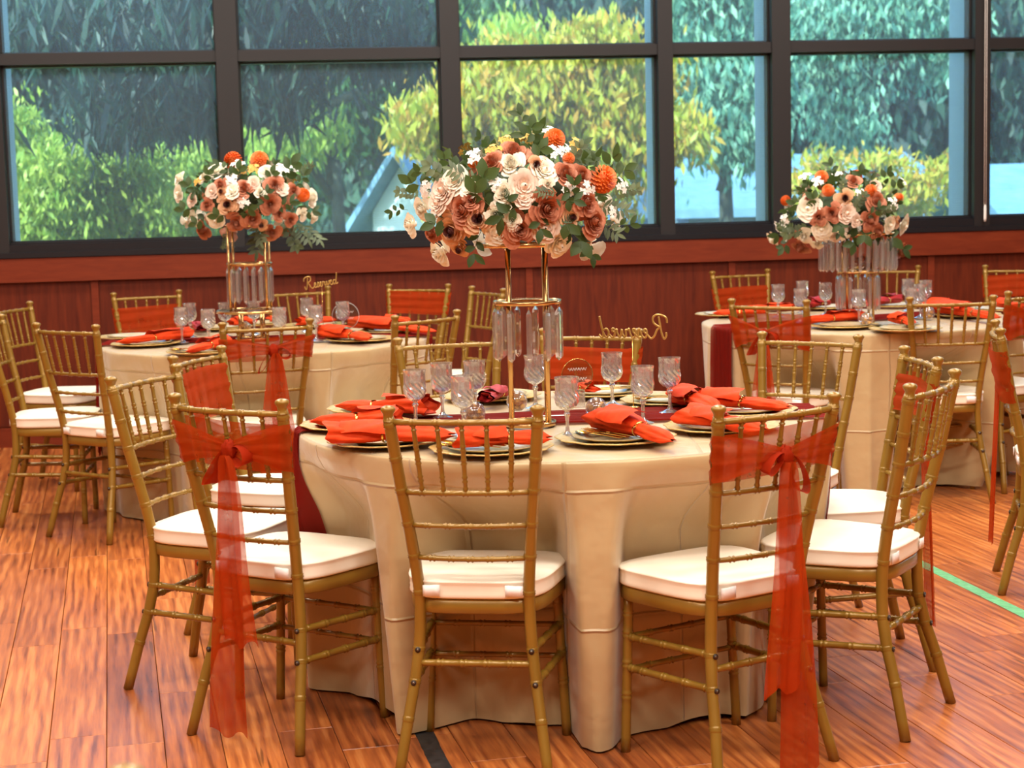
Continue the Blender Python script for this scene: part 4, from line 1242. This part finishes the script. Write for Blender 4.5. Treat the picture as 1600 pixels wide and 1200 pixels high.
def flat(mb, outline, th=.0014, mi=0, zf=lambda x: 0):
    n = len(outline)
    mb.add([(x, y, zf(x) + th) for x, y in outline] + [(x, y, zf(x)) for x, y in outline],
           [tuple(range(n)), tuple(range(2 * n - 1, n - 1, -1))] + [(k, k + n, (k + 1) % n + n, (k + 1) % n) for k in range(n)], mi)
zfn = lambda x: .004 + .006 * math.cos(x * 26)
flat(fork, [(-.10, -.006), (-.10, .006), (-.02, .003), (.02, .003), (.035, .011), (.05, .012), (.05, -.012), (.035, -.011), (.02, -.003), (-.02, -.003)], zf=lambda x: .004)
for k in range(4):
    y = -.0102 + k * .0068; flat(fork, [(.05, y - .0018), (.05, y + .0018), (.088, y + .001), (.088, y - .001)], zf=lambda x: .004 + (x - .05) * .12)
knife = MB(); flat(knife, [(-.10, -.007), (-.10, .007), (-.03, .005), (.0, .005), (.01, .009), (.08, .009), (.10, .0), (.09, -.007), (.01, -.006), (.0, -.005), (-.03, -.005)], zf=lambda x: .004)
spoon = MB(); flat(spoon, [(-.10, -.006), (-.10, .006), (-.02, .003), (.03, .003), (.03, -.003), (-.02, -.003)], zf=lambda x: .004)
spoon.grid(lambda u, v: (.058 + .032 * v * math.cos(2 * PI * u), .019 * v * math.sin(2 * PI * u), .004 - .006 * (1 - v * v)), 18, 4)
CUT = dict(fork=fork.mesh('fork', M['brightgold'], False), knife=knife.mesh('knife', M['brightgold'], False), spoon=spoon.mesh('spoon', M['brightgold'], False))
ring_me = MB()
ring_me.grid(lambda u, v: ((.0008 + .0022) * math.cos(2 * PI * v), (1 + .10 * math.cos(2 * PI * v) * 0) * math.cos(2 * PI * u) * (1.0 + .05 * math.sin(2 * PI * v)), math.sin(2 * PI * u) * (1.0 + .05 * math.sin(2 * PI * v))), 30, 8)
ring_mesh = ring_me.mesh('napkin_ring', M['brightgold'])
lf = MB(); leaf_shape(lf, Vector((0, -.02, 0)), Vector((.25, 1, 0)), Vector((0, 0, 1)), .042, .017)
leafring_mesh = lf.mesh('leaf_charm', M['brightgold'])
def napkin(p0, p1, z, seed, label, rad0=.026, rad1=.016, ring=.55, fan=.0, red=False, grp='rolled napkins with gold rings', tip=0.0):
    """roll from p0 (opened end) to p1 (pointed end)"""
    rr = random.Random(seed); ph = [rr.uniform(0, 6) for _ in range(5)]
    a, b = Vector((p0.x, p0.y, 0)), Vector((p1.x, p1.y, 0)); L = (b - a).length; d = (b - a).normalized(); n = Vector((-d.y, d.x, 0))
    t = thing('napkin', (a.x, a.y, z), math.atan2(d.y, d.x), label, 'napkin', grp)
    mb = MB()
    def body(u, v):
        x = L * v; th = 2 * PI * u
        pinch = 1 - .28 * math.exp(-((v - ring) / .09) ** 2)
        r = (rad0 + (rad1 - rad0) * v) * pinch * (1 + fan * max(0, .35 - v) * 1.9) * (1 - .75 * sstep(v, .86, 1.0))
        r *= 1 + .09 * math.sin(3 * th + ph[0] + 4 * v) + .06 * math.sin(7 * th + ph[1] - 7 * v) + .03 * math.sin(13 * th + 20 * v + ph[2])
        flatk = .72 + .15 * v
        y = r * math.cos(th) * (1.25 + fan * .5 * max(0, .4 - v)); zz = r * math.sin(th) * flatk
        x += (.014 * math.sin(th + ph[3]) + .008 * math.sin(4 * th + ph[4])) * (1 - v) + .01 * v * math.sin(2 * th)
        return (x, y, max(0.0003, zz + max(rad0 * (1 - v) + rad1 * v, .01) * flatk * .92))
    mb.grid(body, 40, 30)
    def inner_(u, v):
        th = 2 * PI * u; p = body(u, .0); q = .78 - .5 * v
        return (p[0] + .02 * v + .004, p[1] * q, p[2] * q + .012 * (1 - q))
    mb.grid(inner_, 30, 6)
    # a loose pleated flap lying over the roll
    def flap(u, v):
        s_ = u - .5; x = L * (.10 + .42 * v) ; r = rad0 * 1.05
        th = PI / 2 + s_ * 1.9 + .5
        return (x + .02 * s_, r * math.cos(th) * 1.4, rad0 * .7 + r * math.sin(th) * .82 + .003 + .003 * math.sin(9 * u + 6 * v + ph[1]))
    mb.grid(flap, 12, 8)
    m_ = M['napkin_red'] if red else M['napkin']
    o = mb.obj('cloth_roll', m_, t)
    rg = link('napkin_ring', ring_mesh, t); rc = (rad0 + (rad1 - rad0) * ring) * .88
    rg.location = (L * ring, 0, rc * .78); rg.scale = (1, rc * 1.2, rc * .84)
    lc = link('leaf_charm', leafring_mesh, t); lc.location = (L * ring, -rc * .5, rc * 1.55); lc.rotation_euler = (.6, 0, .5)
    return t
def setting(px, py, where, cutlery=None, zt=TZ, r=1.0):
    p = at_z(px, py, zt + .012)
    o = link('charger', charger_me); o.location = (p.x, p.y, zt + .0035); o.rotation_euler = (0, 0, px * .1); o.scale = (r, r, 1)
    tag(o, 'scalloped gold charger plate, %s' % where, 'charger plate', 'gold chargers')
    q = link('plate', plate_me); q.location = (p.x, p.y, zt + .0085)
    tag(q, 'clear salad plate on the gold charger, %s' % where, 'plate', 'clear plates on the chargers')
    if cutlery:
        a0, dx, dy = cutlery
        a = math.radians(a0); d = Vector((math.cos(a), math.sin(a), 0)); n = Vector((-d.y, d.x, 0))
        for k, nm in enumerate(('spoon', 'fork', 'knife')):
            c = link(nm, CUT[nm]); w_ = Vector((p.x + dx, p.y + dy, 0)) + n * (.024 * (1 - k))
            c.location = (w_.x, w_.y, zt + .021); c.rotation_euler = (0, 0, a)
            tag(c, 'gold %s on the plate, %s' % (nm, where), nm, 'gold cutlery')
    return p
NZ = TZ + .0235
W1 = {}
for key, px, py, cut_ in (('nearest the camera at the near table', 768, 700, (150, -.05, -.01)), ('right of the front centre of the near table', 962, 684, (125, -.03, 0)), ('front left of the near table', 604, 688, None),
                    ('at the leftmost place of the near table', 556, 663, None), ('left rear of the near table', 592, 638, None), ('behind the left goblets of the near table', 768, 619, None),
                    ('at the back of the near table', 942, 613, (20, .04, 0)), ('right rear of the near table', 1050, 625, (170, -.03, -.02)), ('far right of the near table', 1160, 641, None), ('right front of the near table', 1128, 666, (130, -.04, 0))):
    W1[key] = setting(px, py, key, cut_)
def nap(a, b, *args, **kw):
    napkin(at_z(a[0], a[1], NZ + .01), at_z(b[0], b[1], NZ + .01), NZ, *args, **kw)
nap((722, 690), (858, 688), 1, 'orange napkin roll on the plate nearest the camera', .030, .020, .55, .8)
nap((948, 662), (1052, 690), 2, 'orange napkin cone with a leaf ring, on the plate right of front centre', .040, .016, .55, .3)
nap((517, 684), (706, 684), 3, 'large folded orange napkin on the front left plate', .034, .022, .45, .5)
nap((626, 655), (488, 660), 4, 'orange napkin roll pointing left on the leftmost plate', .030, .016, .5, .5)
nap((673, 640), (527, 636), 5, 'orange napkin roll on the left rear plate of the near table', .032, .017, .6, .7)
nap((758, 624), (790, 612), 6, 'dark red napkin end behind the left goblets of the near table', .026, .02, .6, 0, True)
nap((925, 608), (902, 607), 7, 'pale orange napkin end at the back of the near table', .022, .018, .6, 0)
nap((1062, 622), (1120, 640), 8, 'orange napkin with a dark red open end, right rear of the near table', .034, .02, .4, .2)
nap((1090, 628), (1234, 637), 9, 'long orange napkin roll on the far right plate', .034, .015, .5, .2)
nap((1085, 655), (1195, 676), 10, 'orange napkin tied in the middle on the right front plate', .032, .022, .45, .6)
for key, px, py, cut_ in (('front left of the left table', 228, 537, None), ('nearest front of the left table', 318, 549, (170, -.06, 0)), ('far left of the left table', 205, 526, None), ('back left of the left table', 345, 512, None),
                    ('back centre of the left table', 400, 506, None), ('back right of the left table', 492, 508, None), ('front right of the left table', 565, 530, (160, -.08, 0)), ('far right of the left table', 612, 517, (150, -.05, 0))):
    setting(px, py, key, cut_)
nap((293, 524), (184, 535), 11, 'orange napkin roll at the front left of the left table', .030, .016, .5, .4)
nap((352, 536), (292, 549), 12, 'short orange napkin roll nearest front of the left table', .032, .014, .45, .2)
nap((512, 522), (580, 530), 13, 'orange napkin at the front right of the left table', .034, .02, .6, .7)
nap((556, 508), (682, 518), 14, 'long orange napkin at the far right of the left table', .036, .014, .5, .4)
nap((600, 500), (640, 500), 15, 'orange napkin at the right rear of the left table', .022, .014, .5, .2)
nap((360, 506), (400, 502), 16, 'red napkin roll back left of the left table', .026, .02, .5, 0)
nap((316, 514), (300, 508), 17, 'small red napkin behind the left goblets of the left table', .022, .02, .5, 0, True)
nap((466, 505), (524, 500), 18, 'red and orange napkin at the back right of the left table', .028, .016, .4, .1)
nap((420, 500), (440, 499), 19, 'orange napkin behind the stand of the left table', .018, .014, .5, 0)
for key, px, py, cut_ in (('far left of the right table', 1135, 491, None), ('front centre of the right table', 1320, 509, None), ('front right of the right table', 1415, 514, None), ('right of the right table', 1512, 492, None),
                    ('back left of the right table', 1290, 480, None), ('back centre of the right table', 1400, 477, None), ('far right of the right table', 1560, 483, None), ('left rear of the right table', 1190, 482, None)):
    setting(px, py, key, cut_)
nap((1192, 487), (1116, 490), 20, 'orange napkin at the far left of the right table', .022, .016, .5, .2)
nap((1342, 496), (1256, 502), 21, 'orange napkin roll in front of the stand on the right table', .030, .018, .5, .2)
nap((1398, 500), (1428, 506), 22, 'small orange and red rolled napkin by the silver cutlery on the right table', .030, .016, .6, 0)
nap((1466, 484), (1562, 497), 23, 'large orange napkin with a leaf ring right of the right table', .040, .016, .62, .4)
nap((1560, 476), (1600, 482), 24, 'orange napkin at the far right of the right table', .028, .02, .5, .2)
nap((1262, 477), (1296, 474), 25, 'dark red napkin behind the goblets left of the right stand', .032, .024, .5, 0, True)
nap((1400, 470), (1368, 474), 26, 'red and orange napkin behind the right stand', .032, .024, .5, 0, True)
nap((1450, 475), (1520, 477), 27, 'orange napkin behind the right goblets of the right table', .026, .018, .5, .2)
nap((1240, 480), (1160, 482), 28, 'orange napkin at the left rear of the right table', .020, .014, .5, .1)
# silver cutlery in a bundle on the front right plate of the right table
p = at_z(1390, 508, NZ)
M['silver'] = mat('silver', srgb(200, 205, 200), .2, 1)
for k in range(3):
    me = CUT[('fork', 'spoon', 'knife')[k]].copy(); me.materials.clear(); me.materials.append(M['silver'])
    c = link(('fork', 'spoon', 'knife')[k], me); c.location = (p.x - .02 + .03 * k, p.y + .01 * k, TZ + .02); c.rotation_euler = (0, 0, 2.6 + .15 * k)
    tag(c, 'silver %s beside the small rolled napkin on the right table' % ('fork', 'spoon', 'knife')[k], ('fork', 'spoon', 'knife')[k], 'silver cutlery on the right table')
# clear balls filled with wrapped gold sweets
ball = MB(); ball.lathe([(.0005, 0), (.016, .001), (.027, .010), (.032, .024), (.031, .038), (.024, .052), (.012, .060), (.0005, .062)], 20)
ball_me = ball.mesh('clear_ball', M['crystal'])
sweet = MB(); sweet.lathe([(.0005, -.010), (.007, -.007), (.0105, 0), (.007, .007), (.0005, .010)], 8, rfn=lambda r, z, k, j: r * (1 if k % 2 else .85))
sweet_me = sweet.mesh('sweet', mat('gold_foil', srgb(200, 140, 60), .3, 1), False)
def favour(px, py, label, k=1.0):
    p = at_z(px, py, TZ + .002)
    t = thing('favour_ball', (p.x, p.y, TZ + .0085), px, label, 'table favour', 'clear balls of gold sweets')
    t.scale = (k, k, k)
    link('clear_ball', ball_me, t)
    for i, (x, y, z) in enumerate([(.012, 0, .014), (-.009, .010, .014), (-.008, -.011, .014), (.008, .010, .030), (.005, -.012, .031), (-.013, 0, .031), (0, 0, .045)]):
        link('sweet', sweet_me, t).location = (x, y, z)
favour(932, 657, 'clear ball of gold sweets right of the stand on the near table')
favour(808, 645, 'clear ball of gold sweets behind the left post of the near stand')
favour(742, 664, 'clear ball behind the peak of the front napkin on the near table')
favour(383, 524, 'clear ball of gold sweets by the left stand')
favour(437, 520, 'clear ball of gold sweets right of the left stand')
favour(1354, 511, 'clear ball of gold sweets in front of the right stand')
favour(1450, 500, 'clear ball of gold sweets right of the right stand')
# white cards
def card(px, py, rz, L, W, label):
    p = at_z(px, py, TZ); o = MB().box(-L / 2, L / 2, -W / 2, W / 2, 0, .0012).obj('paper_card', M['paper'], smooth=False)
    o.location = (p.x, p.y, TZ + .0095); o.rotation_euler = (0, 0, rz); tag(o, label, 'card')
card(858, 655, .1, .10, .045, 'small white card lying between the posts of the near stand')

# ------------------------------------------------------------------ gold script signs reading Reserved, on a thin stick
STR = [
 [(.02, .30), (.0, .16), (.10, .02), (.22, .30), (.30, .72), (.36, 1.0)],                       # R stem with its foot
 [(-.02, .72), (.02, .94), (.22, 1.06), (.44, 1.08), (.60, .96), (.58, .74), (.42, .60), (.28, .55)],
 [(.28, .55), (.42, .40), (.52, .16), (.66, .02), (.78, .12), (.86, .22)],
 [(.86, .22), (.97, .30), (.98, .42), (.90, .42), (.86, .26), (.90, .08), (1.0, .06), (1.10, .18)],   # e
 [(1.10, .18), (1.22, .46), (1.26, .24), (1.22, .06), (1.10, .08), (1.28, .10), (1.36, .20)],         # s
 [(1.36, .20), (1.47, .30), (1.48, .42), (1.40, .42), (1.36, .26), (1.40, .08), (1.50, .06), (1.60, .22)],
 [(1.60, .22), (1.66, .44), (1.70, .38), (1.80, .38), (1.78, .16), (1.84, .07), (1.94, .20)],         # r
 [(1.94, .20), (1.98, .40), (2.02, .12), (2.08, .07), (2.18, .26), (2.20, .40), (2.28, .36)],         # v
 [(2.28, .30), (2.39, .32), (2.40, .43), (2.32, .42), (2.28, .26), (2.32, .08), (2.42, .06), (2.52, .18)],
 [(2.80, .36), (2.66, .42), (2.56, .28), (2.58, .10), (2.68, .06), (2.80, .26), (2.90, .62), (2.98, .98)],  # d
 [(2.80, .26), (2.80, .08), (2.88, .06), (2.98, .16)],
]
def catmull(P, n=6):
    P = [Vector((x, 0, z)) for x, z in P]; out = []
    for i in range(len(P) - 1):
        a, b, c, d = P[max(i - 1, 0)], P[i], P[i + 1], P[min(i + 2, len(P) - 1)]
        for k in range(n):
            t = k / n
            out.append(.5 * ((2 * b) + (c - a) * t + (2 * a - 5 * b + 4 * c - d) * t * t + (3 * b - a - 3 * c + d) * t ** 3))
    return out + [P[-1]]
def strokes(mb, sc_, r):
    for S_ in STR:
        P = [Vector(((p.x - 1.5) * sc_, 0, p.z * sc_)) for p in catmull(S_)]
        mb.tube(P, r, 6, ref=(0, 1, 0))
def sign(px, py, zt, wd, facing, tilt, label):
    p = at_z(px, py, TZ + .002)
    t = thing('reserved_sign', (p.x, p.y, TZ + .0085), facing, label, 'sign', 'gold Reserved signs')
    MB().tube([(0, .002, 0), (0, .002, zt - TZ)], .0014, 6).obj('stick', M['brightgold'], t)
    MB().lathe([(.0005, 0), (.018, 0), (.018, .003), (.0005, .004)], 16).obj('base', M['brightgold'], t)
    mb = MB(); strokes(mb, wd / 3.0, wd * .017)
    l_ = mb.obj('lettering', M['signgold'], t); l_.location = (0, 0, zt - TZ - .008); l_.rotation_euler = (0, tilt, 0)
M['signgold'] = mat('gold_acrylic', srgb(196, 156, 84), .3, .5)
sign(990, 640, .985, .205, PI - .15, -.03, 'gold script sign reading Reserved backwards, on a thin stick on the near table')
sign(506, 528, 1.01, .165, .42, -.13, 'gold script sign reading Reserved above the left table')
def clear_sign(px, py, r, zc, label, rz, rim):
    p = at_z(px, py, TZ + .002)
    t = thing('round_sign', (p.x, p.y, TZ + .0085), rz, label, 'sign')
    dk = MB(); dk.add([(r * math.cos(a), y, zc + r * math.sin(a)) for y in (-.0012, .0012) for a in [2 * PI * k / 40 for k in range(40)]],
                      [tuple(range(40)), tuple(range(79, 39, -1))] + [(k, k + 40, (k + 1) % 40 + 40, (k + 1) % 40) for k in range(40)])
    dk.obj('acrylic_disc', pane_m, t, False)
    MB().tube([(r * math.cos(2 * PI * k / 40), 0, zc + r * math.sin(2 * PI * k / 40)) for k in range(41)], .0011, 6, ref=(0, 1, 0)).obj('rim', rim, t)
    MB().box(-.02, .02, -.012, .012, 0, max(.006, zc - r + .004)).obj('base', M['crystal'], t, False)
    tx = MB()
    for row, z in ((0, .018), (1, -.012)):
        P = [Vector(((k / 40 - .5) * r * 1.2, -.002, zc + z + .0045 * math.sin(k * 1.15 + row))) for k in range(41)]
        tx.tube(P, .0009, 5, ref=(0, 1, 0))
    tx.obj('white_script', M['paper'], t)
clear_sign(541, 524, .064, .088, 'round clear acrylic sign with white script, right on the left table', .1, M['paper'])
clear_sign(903, 640, .050, .10, 'round clear sign with a thin gold rim behind the goblet on the near table', .3, M['brightgold'])
